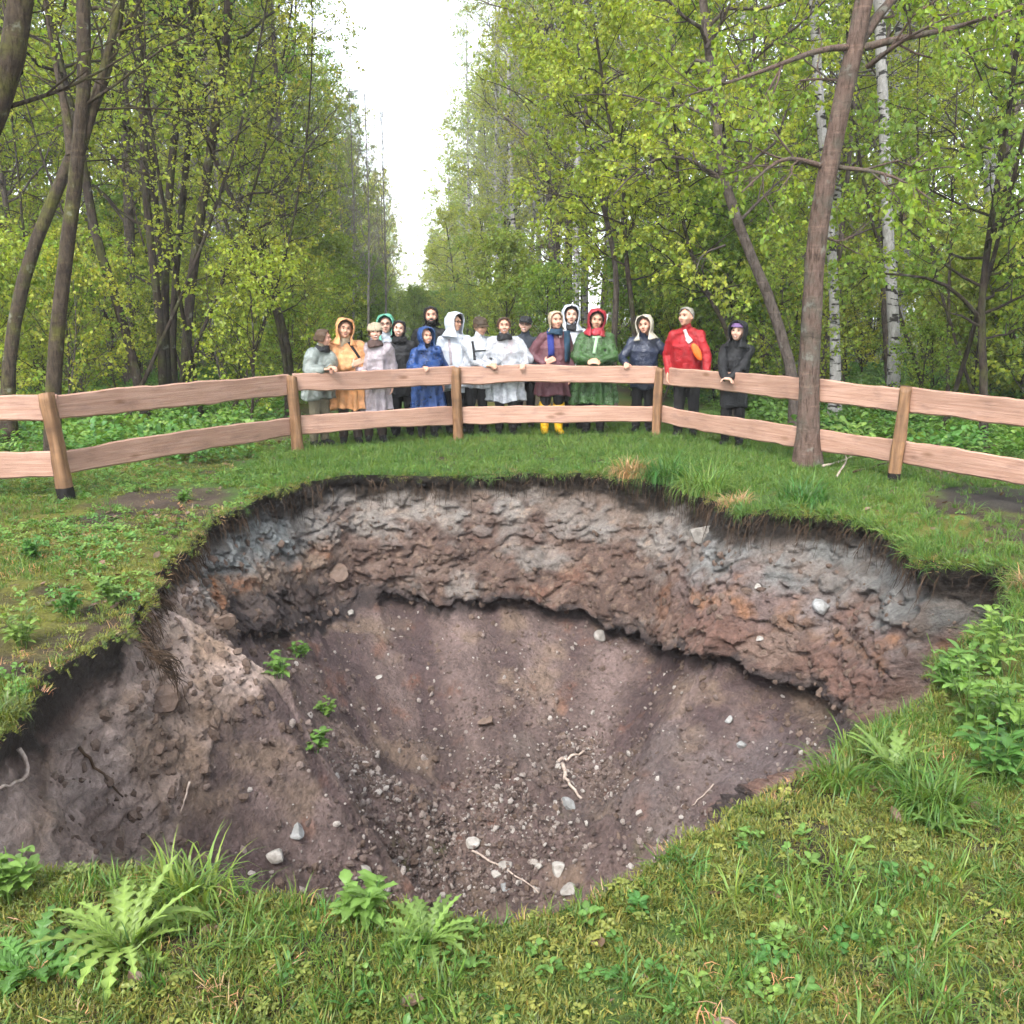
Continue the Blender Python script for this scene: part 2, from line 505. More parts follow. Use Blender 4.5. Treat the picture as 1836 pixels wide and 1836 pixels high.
ground = tag(obj("ground", mesh_np("ground", gp, Gq, [k.m], col=np.clip(gc, .005, .5))), "mossy grassy ground around the pit", kind="structure")

PIT_BVH = BVHTree.FromPolygons([Vector(v) for v in P.tolist()], Fq.tolist())
def pit_hit(px, py):
    d = Vector(ray(px, py)).normalized()
    h = PIT_BVH.ray_cast(Vector((0, 0, CAM_H)), d)
    return h[0], h[1]

def inside_pit(x, y, margin=0.0):
    t = np.arctan2(y - CY, x - CX)
    return np.hypot(x - CX, y - CY) < rim_r(t) + margin

# ================================================================ fence
def wood_material(name, c1, c2, grain=(1.2, 30, 30), dark=(.16, .08, .045)):
    k = Mat(name, .62, .3)
    oi = k.n("ShaderNodeObjectInfo")
    tc = k.n("ShaderNodeTexCoord")
    ad = k.n("ShaderNodeVectorMath", operation='ADD')
    k.l(tc.outputs['Object'], ad.inputs[0])
    cb = k.n("ShaderNodeVectorMath", operation='SCALE'); cb.inputs[0].default_value = (13, 7, 5); k.l(oi.outputs['Random'], cb.inputs['Scale'])
    k.l(cb.outputs[0], ad.inputs[1])
    mp = k.n("ShaderNodeMapping"); mp.inputs['Scale'].default_value = grain
    k.l(ad.outputs[0], mp.inputs[0])
    g = k.noise(mp.outputs[0], 1.6, 6, .62)
    mp2 = k.n("ShaderNodeMapping"); mp2.inputs['Scale'].default_value = (.9, 1.5, 2.6)
    k.l(ad.outputs[0], mp2.inputs[0])
    big = k.noise(mp2.outputs[0], 1.3, 3, .5)
    vo = k.n("ShaderNodeTexVoronoi", Scale=1.0)
    mp3 = k.n("ShaderNodeMapping"); mp3.inputs['Scale'].default_value = (1.6, 6, 4.5)
    k.l(ad.outputs[0], mp3.inputs[0]); k.l(mp3.outputs[0], vo.inputs['Vector'])
    c = k.mix(c1, c2, k.ramp(g, [(.40, (0, 0, 0)), (.60, (1, 1, 1))]))
    c = k.mix(c, tuple(v * .74 for v in c1), k.ramp(big, [(.45, (0, 0, 0)), (.75, (.8, .8, .8))]))
    c = k.mix(c, dark, k.ramp(vo.outputs['Distance'], [(.05, (.85, .85, .85)), (.17, (0, 0, 0))]))
    st_ = k.noise(mp2.outputs[0], 3.5, 5, .65)
    c = k.mix(c, (.62, .62, .66), k.ramp(st_, [(.52, (0, 0, 0)), (.72, (.75, .75, .75))]), 'MULTIPLY')
    k.base(c)
    k.bump(g, .6, .012)
    return k.m
WOOD = wood_material("sawn_larch", (.325, .185, .130), (.415, .255, .190))
WOODD = wood_material("post_wood", (.125, .066, .032), (.245, .135, .068), (14, 14, 1.2), (.12, .055, .025))
k = Mat("charred_wood", .85, .2); k.base((.012, .010, .009)); CHAR = k.m

POSTS = [(-7.0, 8.9), (-4.46, 9.30), (-2.88, 12.62), (-.78, 13.80), (2.15, 14.0), (4.14, 10.12), (5.55, 7.1), (6.3, 5.0)]
fence = thing("fence", "two-rail fence of wide rough-edged planks on posts around the pit", "fence", (0, 10, 0))
def board(a, b, z0, z1, w, seed):
    rng = np.random.default_rng(seed)
    a = np.array(a, float); b = np.array(b, float)
    L = np.hypot(*(b - a)); ang = math.atan2(b[1] - a[1], b[0] - a[0])
    n = 40
    x = np.linspace(0, L, n)
    q = np.stack([x, x * 0 + seed * 7.7, x * 0], 1)
    top = w / 2 + .022 * fbm(q, 1.0, 3, 1) + .010 * fbm(q, 6, 2, 2)
    bot = -w / 2 + .032 * fbm(q, .8, 3, 3) + .014 * fbm(q, 5, 2, 4)
    zc = np.linspace(z0, z1, n) + .02 * np.sin(np.linspace(0, math.pi, n)) * rng.uniform(-1, 1)
    th = .021
    warp = .012 * np.sin(np.linspace(0, math.pi, n)) * rng.uniform(-1, 1)
    # section: 6 points, bevelled by the bark edge
    sec = []
    for yy, zz in ((-th, bot + .016), (-th, top - .014), (0, top), (th, top - .006), (th, bot + .006), (0, bot)):
        sec.append(np.stack([x, yy + warp, zc + zz - (z0 + z1) / 2], 1))
    Vv = np.stack(sec, 1).reshape(-1, 3)
    f = []
    for i in range(n - 1):
        for j in range(6):
            f.append((i * 6 + j, (i + 1) * 6 + j, (i + 1) * 6 + (j + 1) % 6, i * 6 + (j + 1) % 6))
    me = mesh_np("rail_board", Vv, [np.array(f), np.array([[0, 1, 2, 3, 4, 5], [(n - 1) * 6 + j for j in (5, 4, 3, 2, 1, 0)]])], [WOOD], smooth=False)
    o = obj("rail_board", me, fence, (a[0], a[1] - 10, (z0 + z1) / 2))
    o.rotation_euler = (0, 0, ang)
    return o
def gz1(x, y): return float(ground_z(np.array([x]), np.array([y]))[0])
TOPZ = [.80, .865, .87, .905, .885, .865, .80, .8]
LOWZ = [.26, .30, .30, .325, .315, .315, .26, .25]
for i in range(len(POSTS) - 1):
    a, b = np.array(POSTS[i]), np.array(POSTS[i + 1])
    d = (b - a) / np.hypot(*(b - a)); nrm = np.array([-d[1], d[0]])
    off = nrm * .085                      # boards are nailed to the far side of the posts
    s = .01
    board(a + off + d * s, b + off - d * s, TOPZ[i], TOPZ[i + 1], .265 if i != 2 else .25, 10 + i)
    board(a + off + d * s, b + off - d * s, LOWZ[i], LOWZ[i + 1], .25 if i != 2 else .262, 40 + i)
POST_H = [1.0, 1.06, 1.0, 1.05, .99, 1.04, 1.0, 1.0]
for i, (x, y) in enumerate(POSTS):
    n, m = 16, 22
    h = POST_H[i]
    z = np.linspace(-.25, h, m)
    ang = np.linspace(0, 2 * np.pi, n, endpoint=False)
    rad = .062 * (1 - .12 * (z / h)) * (1 + .05 * np.sin(z * 7 + i))
    Vv = np.zeros((m, n, 3))
    for q in range(m):
        fl = 1.08 / (np.abs(np.cos(ang + .3)) ** 5 + np.abs(np.sin(ang + .3)) ** 5) ** .2      # roughly squared
        fl = fl * (1 + .05 * np.sin(ang * 3 + z[q] * 9 + i) + .03 * np.sin(ang * 5 + z[q] * 23))
        Vv[q, :, 0] = rad[q] * np.cos(ang) * fl; Vv[q, :, 1] = rad[q] * np.sin(ang) * fl; Vv[q, :, 2] = z[q]
    Vv[:, :, 0] += .012 * np.sin(z * 3 + i)[:, None]
    Vv[-1, :, 2] += .015 * np.cos(ang + i)
    f = []
    mi = []
    for q in range(m - 1):
        for j in range(n):
            f.append((q * n + j, q * n + (j + 1) % n, (q + 1) * n + (j + 1) % n, (q + 1) * n + j))
            mi.append(1 if (i in (0, 1, 5) and z[q + 1] < .17) else 0)
    me = mesh_np("post", Vv.reshape(-1, 3), [np.array(f), np.array([[(m - 1) * n + j for j in range(n)]])], [WOODD, CHAR], mat_idx=mi + [0])
    o = obj("post", me, fence, (x, y - 10, gz1(x, y)))
    o.rotation_euler = (R_([0, 2, 0, 1, -1, 1, 0, 0][i]), R_([0, -3.2, -1, -1, .3, 1.2, 0, 0][i]), i * 1.3 * 0)

# ================================================================ trees
def bark_material(name, c1, c2, moss=None, birch=False, scale=9):
    k = Mat(name, .85, .2)
    co = k.coord('Object', (1, 1, .35))
    n = k.noise(co, scale * 2.2, 6, .75)
    col = k.mix(c1, c2, k.ramp(n, [(.35, (0, 0, 0)), (.68, (1, 1, 1))]))
    if birch:
        cb = k.coord('Object', (3.0, 3.0, 9))
        nb = k.noise(cb, 1.4, 3, .5)
        col = k.mix(col, (.03, .027, .024), k.ramp(nb, [(.55, (0, 0, 0)), (.60, (1, 1, 1))]))
    if moss:
        cm = k.coord('Object')
        nm = k.noise(cm, 3.5, 4, .6)
        col = k.mix(col, moss, k.ramp(nm, [(.48, (0, 0, 0)), (.66, (.9, .9, .9))]))
    k.base(col)
    bl = k.noise(k.coord('Object', (1, 1, 7)), 2.2, 4, .6)
    if not birch:
        col = k.mix(col, (1.7, 1.65, 1.6), k.ramp(bl, [(.56, (0, 0, 0)), (.66, (.5, .5, .5))]), 'MULTIPLY')
        fis = k.noise(k.coord('Object', (6, 6, .9)), 6, 5, .7)
        col = k.mix(col, (.35, .33, .31), k.ramp(fis, [(.52, (0, 0, 0)), (.64, (.85, .85, .85))]), 'MULTIPLY')
        lic = k.noise(k.coord('Object'), 7, 4, .6)
        col = k.mix(col, (.20, .20, .17), k.ramp(lic, [(.62, (0, 0, 0)), (.70, (.6, .6, .6))]))
        col = k.mix(col, (.45, .42, .4), k.ramp(k.noise(k.coord('Object', (1, 1, 3.2)), 3.1, 5, .7), [(.55, (0, 0, 0)), (.68, (.8, .8, .8))]), 'MULTIPLY')
        k.base(col)
    k.bump(n, 1.0, .05)
    return k.m
BARK_GREY = bark_material("grey_brown_bark", (.06, .046, .038), (.14, .112, .096))
BARK_DARK = bark_material("dark_backlit_bark", (.018, .013, .010), (.060, .044, .034), (.055, .06, .015))  # near-black tone puts the stems' backlit darkness into the bark colour
BARK_MOSS = bark_material("mossy_bark", (.030, .022, .015), (.085, .062, .042), (.085, .085, .018))
BARK_PINK = bark_material("smooth_pinkish_bark", (.088, .055, .042), (.165, .115, .092), (.10, .09, .07))
BARK_BIRCH = bark_material("birch_bark", (.20, .19, .18), (.40, .385, .365), birch=True)
BARK_PALE = bark_material("pale_grey_bark", (.15, .135, .12), (.28, .25, .225))
LEAF_LIME = leaf_material("lime_spring_leaves", (.240, .290, .045))
LEAF_MAPLE = leaf_material("young_maple_leaves", (.235, .300, .045), hue=.02)
LEAF_OLIVE = leaf_material("olive_spring_leaves", (.245, .270, .055))
LEAF_GREEN = leaf_material("mid_green_leaves", (.185, .255, .048))
LEAF_BIRCH = leaf_material("birch_leaves", (.225, .265, .055))
LEAF_GREY = leaf_material("greyish_budding_leaves", (.155, .170, .095))

def norm(a):
    return a / np.maximum(np.linalg.norm(a, axis=-1, keepdims=True), 1e-9)

def tubes(P, R, sides):
    B, K = R.shape
    T = norm(np.gradient(P, axis=1))
    mt = norm(T.mean(1))
    ref = np.where(np.abs(mt[:, 2:3]) > .75, np.array([[1., 0, 0]]), np.array([[0., 0, 1]]))[:, None, :]
    U = norm(np.cross(T, ref)); W = np.cross(T, U)
    a = np.linspace(0, 2 * np.pi, sides, endpoint=False)
    V = P[:, :, None, :] + R[:, :, None, None] * (np.cos(a)[None, None, :, None] * U[:, :, None, :] + np.sin(a)[None, None, :, None] * W[:, :, None, :])
    idx = np.arange(B * K * sides).reshape(B, K, sides)
    nx = np.roll(idx, -1, 2)
    F = np.stack([idx[:, :-1], nx[:, :-1], nx[:, 1:], idx[:, 1:]], -1).reshape(-1, 4)
    return V.reshape(-1, 3), F

def poly_interp(Pt, t):
    """Pt (K,3) sampled at t in 0..1"""
    K = len(Pt)
    s = np.linspace(0, 1, K)
    return np.stack([np.interp(t, s, Pt[:, i]) for i in range(3)], -1)

def smooth_path(pts, n=18):
    pts = np.asarray(pts, float)
    d = np.r_[0, np.cumsum(np.linalg.norm(np.diff(pts, axis=0), axis=1))]
    t = np.linspace(0, d[-1], n)
    out = np.stack([np.interp(t, d, pts[:, i]) for i in range(3)], 1)
    for _ in range(2):
        out[1:-1] = (out[:-2] + 2 * out[1:-1] + out[2:]) / 4
    return out

def kids(rng, P, R, n, u0, u1, ang, ln, K, curl, wig, rr=.6, rmax=.02, up=0.0):
    """n child shoots on every polyline of P (B,K0,3)"""
    B, K0, _ = P.shape
    u = rng.uniform(u0, u1, (B, n))
    f = u * (K0 - 1); i = np.minimum(f.astype(int), K0 - 2); f = f - i
    bi = np.arange(B)[:, None]
    base = P[bi, i] * (1 - f[..., None]) + P[bi, i + 1] * f[..., None]
    tan = norm(P[bi, i + 1] - P[bi, i])
    rb = R[bi, i] * (1 - f) + R[bi, i + 1] * f
    side = norm(np.cross(tan, rng.normal(size=tan.shape)))
    a = rng.uniform(ang[0], ang[1], (B, n))[..., None]
    d = norm(tan * np.cos(a) + side * np.sin(a) + np.array([0, 0, up]))
    L = ln * rng.uniform(.55, 1.15, (B, n)) * (1.1 - .55 * u)
    w = np.linspace(0, 1, K)[None, None, :, None]
    Q = base[:, :, None, :] + d[:, :, None, :] * L[..., None, None] * w
    Q = Q + np.array([0, 0, 1.0]) * (curl * L[..., None, None] * w ** 2)
    Q = Q + np.cumsum(rng.normal(size=Q.shape), 2) * (wig * L[..., None, None] / K) * (w > 0)
    rs = np.minimum(rb * rr, rmax)[..., None] * np.linspace(1, .35, K)
    return Q.reshape(B * n, K, 3), np.maximum(rs.reshape(B * n, K), .0018)

def leaf_mesh(rng, Pos, Dir, size, droop, wide=.42, jit=.8):
    n = len(Pos)
    ax = norm(Dir * .6 + rng.normal(size=(n, 3)) * jit + np.array([0, 0, -droop]))
    s = norm(np.cross(ax, rng.normal(size=(n, 3)) * .7 + np.array([0, 0, 1.0])))
    nn = np.cross(s, ax)
    L = (size * rng.uniform(.6, 1.25, n))[:, None]
    b = Pos + ax * L * .12
    v = np.stack([b, b + ax * L * .42 + s * L * wide + nn * L * .10, b + ax * L - nn * L * .08, b + ax * L * .42 - s * L * wide + nn * L * .10], 1)
    idx = np.arange(n * 4).reshape(n, 4)
    F = np.concatenate([idx[:, [0, 1, 2]], idx[:, [0, 2, 3]]])
    br = rng.uniform(.62, 1.3, n)
    yl = rng.uniform(-.14, .14, n)
    c = np.stack([br * (1 + yl), br, br * (1 - yl)], 1)
    return v.reshape(-1, 3), F, np.repeat(c, 4, 0)

def tree_parts(seed, path, r0, r1, nb=26, t0=.25, blen=2.5, elev=(10, 60), curl=.12, n2=7, l2=.9, n3=5, l3=.4, nl=8,
               leaf=.075, droop=.5, bark=None, leafm=None, boughs=(), spread=1.0, shape='round', twig_curl=-.1, sides=12, keep=1.0, jit=.8, azb=None, tmax=1.0):
    """path: trunk points from the base (local). Returns (trunk_mesh, crown_mesh)"""
    rng = np.random.default_rng(seed)
    T = smooth_path(path, 22)
    H = T[-1, 2]
    T[1:-1] += np.cumsum(rng.normal(size=(20, 3)) * (.006, .006, 0), 0) * H * .12
    tr = r0 + (r1 - r0) * np.linspace(0, 1, 22) ** .8
    tr[0] *= 1.6; tr[1] *= 1.12
    V0, F0 = tubes(T[None], tr[None], sides)
    # bark unevenness
    V0 = V0 + norm(V0 - np.repeat(T, sides, 0)) * (fbm(V0, 5, 3, seed) * .09 * np.repeat(tr, sides))[:, None]
    t = t0 + (tmax - t0) * (np.arange(nb) + rng.uniform(0, 1, nb)) / nb
    az = np.arange(nb) * 2.4 + rng.uniform(-.6, .6, nb)
    if azb is not None:                      # leaning crown: more boughs to one side
        az = np.where(rng.uniform(size=nb) < .6, azb + rng.normal(size=nb) * .7, az)
    el = np.radians(rng.uniform(elev[0], elev[1], nb))
    tn = (t - t0) / max(1e-6, tmax - t0)
    prof = {'round': np.sin(np.pi * (.18 + .80 * tn)), 'cone': 1.15 - tn, 'flat': np.ones(nb) * .9, 'column': .55 + .3 * np.sin(np.pi * tn)}[shape]
    L = blen * prof * rng.uniform(.7, 1.2, nb)
    d = np.stack([np.cos(az) * np.cos(el), np.sin(az) * np.cos(el), np.sin(el)], 1)
    base = poly_interp(T, t)
    K = 8
    w = np.linspace(0, 1, K)[None, :, None]
    Bp = base[:, None, :] + d[:, None, :] * L[:, None, None] * w + np.array([0, 0, 1.]) * (curl * L[:, None, None] * w ** 2)
    Bp = Bp + np.cumsum(rng.normal(size=Bp.shape), 1) * (.22 * L[:, None, None] / K) * (w > 0)
    rb = np.minimum(np.interp(t, np.linspace(0, 1, 22), tr) * .5, .008 + .013 * L)
    Br = rb[:, None] * np.linspace(1, .22, K)[None]
    if len(boughs):                          # boughs given one by one: (points, radius)
        extra = [smooth_path(b[0], K) for b in boughs]
        Bp = np.concatenate([Bp, np.array(extra)])
        Br = np.concatenate([Br, np.array([b[1] * np.linspace(1, .25, K) for b in boughs])])
    V1, F1 = tubes(Bp, Br, 6)
    S, Sr = kids(rng, Bp, Br, n2, .22, 1.0, (.5, 1.1), l2, 5, .05, .35, .6, .014, .12)
    Tw, Twr = kids(rng, S, Sr, n3, .2, 1.0, (.4, 1.1), l3, 3, twig_curl, .3, .6, .005)
    V2, F2 = tubes(S, Sr, 4)
    V3, F3 = tubes(Tw, Twr, 3)
    Vt = np.concatenate([V0, V1, V2]); Ft = np.concatenate([F0, F1 + len(V0), F2 + len(V0) + len(V1)])
    trunk = mesh_np("trunk", Vt, Ft, [bark])
    m = len(Tw)
    u = rng.uniform(.15, 1.05, (m, nl))
    p = Tw[:, :1] * (1 - u[..., None]) + Tw[:, 2:] * u[..., None] + rng.normal(size=(m, nl, 3)) * .02
    dr = np.repeat(norm(Tw[:, 2] - Tw[:, 0])[:, None], nl, 1)
    p = p.reshape(-1, 3); dr = dr.reshape(-1, 3)
    if keep < 1:
        kk = rng.uniform(size=len(p)) < keep
        p, dr = p[kk], dr[kk]
    Vl, Fl, Cl = leaf_mesh(rng, p, dr, leaf, droop, jit=jit)
    Vc = np.concatenate([V3, Vl])
    cc = np.concatenate([np.ones((len(V3), 3)), Cl])
    crown = mesh_np("crown", Vc, [F3, Fl + len(V3)], [bark, leafm], col=cc, smooth=False,
                    mat_idx=np.r_[np.zeros(len(F3), int), np.ones(len(Fl), int)])
    return trunk, crown

def tree(name, parts, loc, label, cat='tree', group=None, rz=0.0, sc=1.0):
    t = thing(name, label, cat, loc, rz, group)
    t.scale = (sc, sc, sc)
    obj("trunk", parts[0], t)
    obj("crown", parts[1], t)
    return t

def straight(h, lean=0.0, bend=0.0, az=0.0, n=6):
    z = np.linspace(0, h, n)
    u = z / h
    x = lean * u + bend * np.sin(u * np.pi)
    return np.stack([x * math.cos(az), x * math.sin(az), z], 1)

# ---- trees told apart in the photograph: trunk lines taken at their real distance
def seen(pts, d0, d1=None):
    """photo pixels along a trunk, distance from d0 at the first to d1 at the last"""
    d1 = d0 if d1 is None else d1
    n = len(pts)
    return np.array([at(px, py, d0 + (d1 - d0) * i / max(1, n - 1)) for i, (px, py) in enumerate(pts)])

def seen_tree(name, label, pts, d0, d1, r0, r1, ext=0.0, base_px=None, boughs=(), seed=0, **kw):
    w = seen(pts, d0, d1)
    b = w[0].copy()
    b[2] = gz1(b[0], b[1]) - .05
    if w[0][2] > .3:
        w = np.vstack([[b], w])
    else:
        w[0] = b
    if ext:                               # goes on above the frame
        d = norm(w[-1] - w[-2]); d = norm(d + np.array([0, 0, .6]))
        w = np.vstack([w, w[-1] + d * ext * .5, w[-1] + d * ext * .9 + np.array([0, 0, ext * .1])])
    loc = w[0].copy()
    bl = [(seen(bp, bd0, bd1) - loc, br) for bp, bd0, bd1, br in boughs]
    parts = tree_parts(seed, w - loc, r0, r1, boughs=bl, **kw)
    return tree(name, parts, loc, label)

seen_tree("maple_tree", "large maple with smooth pinkish trunk standing in front of the right fence",
          [(1449, 832), (1450, 700), (1449, 600), (1456, 480), (1474, 350), (1494, 250), (1518, 150), (1545, 40)], 11.3, 11.0, .125, .075, ext=5,
          boughs=[([(1480, 300), (1425, 282), (1395, 282), (1330, 345)], 11.1, 10.3, .035), ([(1502, 300), (1560, 305), (1615, 318), (1675, 362)], 11.1, 10.6, .03),
                  ([(1522, 85), (1478, 78), (1420, 110), (1300, 150), (1230, 172)], 11.0, 10.0, .04), ([(1550, 85), (1610, 68), (1700, 55), (1836, 10)], 11.0, 10.6, .045),
                  ([(1530, 95), (1556, 50), (1590, 5), (1640, -40), (1720, -80)], 11.0, 11.4, .07), ([(1555, 120), (1620, 70), (1700, 30)], 11.0, 10.0, .03),
                  ([(1512, 145), (1460, 140), (1400, 150)], 11.0, 11.8, .02), ([(1468, 420), (1510, 440), (1580, 380)], 11.1, 12.0, .016)],
          seed=101, nb=14, t0=.62, blen=2.6, elev=(-5, 45), n2=8, l2=1.0, n3=5, l3=.42, nl=11, leaf=.068, droop=1.0, bark=BARK_PINK, leafm=LEAF_MAPLE, sides=16)
seen_tree("leaning_tree", "slim brown tree leaning left behind the big pinkish maple",
          [(1432, 700), (1418, 635), (1375, 520), (1330, 425), (1296, 340), (1281, 250), (1278, 160), (1266, 70), (1255, 0)], 14.6, 15.2, .092, .048, ext=5,
          boughs=[([(1285, 315), (1220, 270), (1150, 290), (1100, 350)], 15, 14, .035), ([(1318, 405), (1390, 330), (1440, 290)], 15, 15.5, .03), ([(1268, 85), (1300, 30), (1320, -20)], 15, 14.6, .04),
                  ([(1300, 440), (1255, 455), (1245, 500)], 15, 14, .02)],
          seed=102, nb=26, t0=.32, blen=2.6, elev=(-10, 45), n2=8, l2=1.0, n3=5, l3=.42, nl=11, leaf=.068, droop=1.0, bark=BARK_GREY, leafm=LEAF_MAPLE)
seen_tree("sapling", "thin dark sapling leaning behind the red-jacketed man",
          [(1318, 640), (1300, 580), (1262, 520), (1240, 460), (1225, 415), (1215, 330)], 16.5, 16.8, .055, .02, ext=1.5,
          seed=103, nb=18, t0=.3, blen=1.6, elev=(0, 50), n2=6, l2=.7, n3=5, l3=.35, nl=7, leaf=.08, droop=.9, bark=BARK_DARK, leafm=LEAF_MAPLE)
seen_tree("sapling", "thin dark sapling rising behind the navy-jacketed person",
          [(1140, 680), (1136, 575), (1126, 500), (1117, 420), (1118, 330), (1095, 250)], 17.2, 17.4, .06, .022, ext=2,
          seed=104, nb=22, t0=.35, blen=2.0, elev=(0, 50), n2=7, l2=.8, n3=5, l3=.38, nl=8, leaf=.085, droop=.9, bark=BARK_DARK, leafm=LEAF_MAPLE)
seen_tree("sapling", "brownish double-bent young tree between the green poncho and the dark sapling",
          [(1100, 690), (1102, 560), (1108, 480), (1090, 400), (1075, 330), (1050, 200)], 19, 19.5, .07, .03, ext=2.5,
          seed=105, nb=24, t0=.4, blen=2.2, elev=(0, 50), n2=7, l2=.9, n3=5, l3=.4, nl=8, leaf=.085, droop=.9, bark=BARK_GREY, leafm=LEAF_LIME)
BK = dict(bark=BARK_BIRCH, leafm=LEAF_BIRCH, leaf=.05, droop=.7, twig_curl=-.5, shape='column', elev=(20, 60))
seen_tree("birch_tree", "white-barked birch just right of the big pinkish maple trunk",
          [(1500, 700), (1497, 600), (1490, 430), (1478, 300), (1470, 200), (1458, 60)], 15.6, 16, .085, .06, ext=9, seed=106, nb=26, t0=.42, blen=2.2, n2=7, l2=.9, n3=6, l3=.5, nl=7, **BK)
seen_tree("birch_tree", "tall white birch with black scars, further right of the maple",
          [(1605, 720), (1600, 600), (1592, 430), (1585, 300), (1582, 200), (1573, 60)], 17, 17.5, .105, .075, ext=9, seed=107, nb=26, t0=.42, blen=2.4, n2=7, l2=.9, n3=6, l3=.5, nl=7, **BK)
seen_tree("hazel_tree", "small tree with dark bowed boughs near the right picture edge",
          [(1765, 740), (1762, 640), (1755, 560), (1770, 430), (1790, 300)], 13.0, 13.2, .06, .03, ext=2,
          boughs=[([(1752, 565), (1700, 500), (1620, 492), (1550, 488), (1500, 492)], 13, 12.4, .03), ([(1775, 420), (1836, 350), (1880, 330)], 13, 12.6, .025)],
          seed=108, nb=24, t0=.25, blen=1.9, elev=(0, 50), n2=8, l2=.8, n3=5, l3=.36, nl=8, leaf=.075, droop=.9, bark=BARK_DARK, leafm=LEAF_GREEN)
# left side
seen_tree("alder_tree", "thick dark trunk leaning across the top left corner",
          [(-230, 900), (-160, 600), (-90, 380), (-20, 270), (15, 190), (40, 80), (52, -20)], 7.6, 7.6, .105, .075, ext=4,
          boughs=[([(20, 190), (60, 178), (130, 158), (210, 110), (290, 60)], 7.6, 8.6, .02), ([(35, 130), (15, 60), (5, 0)], 7.6, 8.0, .03)],
          seed=121, nb=12, t0=.66, blen=2.2, elev=(0, 50), n2=7, l2=.8, n3=5, l3=.4, nl=6, leaf=.05, droop=.5, bark=BARK_MOSS, leafm=LEAF_GREEN, keep=.6)
seen_tree("forked_tree", "grey-brown forked tree rising behind the leftmost fence post",
          [(92, 780), (97, 680), (106, 560), (128, 400), (143, 270), (150, 170), (152, 60), (150, -20)], 10.7, 10.7, .085, .055, ext=6,
          boughs=[([(143, 275), (158, 222), (182, 150), (206, 60), (222, -40), (240, -200)], 10.7, 10.9, .055), ([(148, 200), (230, 190), (330, 200), (420, 190)], 10.7, 11.5, .016),
                  ([(150, 190), (240, 130), (300, 75), (370, 50)], 10.7, 10.0, .018), ([(140, 290), (210, 285), (300, 288)], 10.7, 11.6, .012)],
          seed=122, nb=20, t0=.62, blen=3.0, elev=(-5, 40), n2=8, l2=1.1, n3=5, l3=.45, nl=7, leaf=.05, droop=.5, bark=BARK_MOSS, leafm=LEAF_GREEN, keep=.7, azb=0.3)  # darker bark chosen to paint in this trunk's backlit look
seen_tree("mossy_tree", "mossy trunk leaning right between the two leftmost trees",
          [(8, 720), (28, 540), (62, 430), (100, 350), (128, 270), (165, 200), (200, 110), (215, 0)], 13.2, 13.6, .095, .06, ext=6,
          boughs=[([(128, 280), (118, 190), (95, 100), (80, 0)], 13.4, 14, .07)],
          seed=123, nb=20, t0=.45, blen=2.6, elev=(0, 50), n2=7, l2=1.0, n3=5, l3=.45, nl=7, leaf=.055, droop=.5, bark=BARK_MOSS, leafm=LEAF_GREEN)
seen_tree("dark_tree", "dark trunk slanting left behind the forked grey tree",
          [(255, 690), (240, 640), (212, 540), (180, 450), (160, 370), (148, 250), (110, 120), (90, 0)], 15.5, 16, .08, .05, ext=5,
          seed=124, nb=22, t0=.4, blen=2.4, elev=(0, 50), n2=7, l2=.9, n3=5, l3=.42, nl=7, leaf=.06, droop=.6, bark=BARK_DARK, leafm=LEAF_LIME)
for lab, pts, d, r0, r1, sd in (
        ("leftmost dark stem of the four-stemmed clump left of the group", [(296, 700), (290, 530), (272, 400), (262, 250), (262, 120), (258, 0)], 17.5, .08, .05, 125),
        ("second dark stem from the left in the four-stemmed clump, bending right", [(300, 700), (292, 520), (300, 380), (318, 230), (326, 130), (330, 0)], 17.8, .08, .05, 126),
        ("third stem of the four-stemmed clump, straight and slender", [(312, 690), (312, 530), (328, 400), (342, 260), (346, 120), (344, 0)], 18.2, .07, .04, 127),
        ("rightmost and thickest stem of the four-stemmed clump, curving right", [(330, 690), (336, 530), (352, 410), (372, 300), (388, 190), (404, 60), (408, 0)], 17.3, .095, .06, 128)):
    seen_tree("alder_tree", lab, pts, d, d + .5, r0, r1, ext=6, seed=sd, nb=24, t0=.40, blen=2.5, elev=(-5, 50), n2=7, l2=1.0, n3=5, l3=.42, nl=8,
              leaf=.058, droop=.5, bark=BARK_DARK, leafm=LEAF_OLIVE if sd % 2 else LEAF_GREEN, keep=.85)
seen_tree("leaning_tree", "long thin dark stem slanting up-left above the bushes",
          [(520, 640), (505, 565), (470, 480), (430, 390), (388, 305), (360, 230)], 17.0, 17.4, .07, .03, ext=1.5,
          seed=131, nb=14, t0=.3, blen=1.6, elev=(0, 40), n2=6, l2=.7, n3=5, l3=.36, nl=6, leaf=.06, bark=BARK_DARK, leafm=LEAF_OLIVE)
seen_tree("leaning_tree", "shorter bare dark stem slanting beside the long thin one",
          [(512, 650), (490, 540), (452, 490), (408, 408)], 16.6, 16.8, .055, .025, ext=.6,
          seed=132, nb=7, t0=.4, blen=1.1, elev=(0, 40), n2=5, l2=.6, n3=4, l3=.3, nl=5, leaf=.06, bark=BARK_DARK, leafm=LEAF_OLIVE)

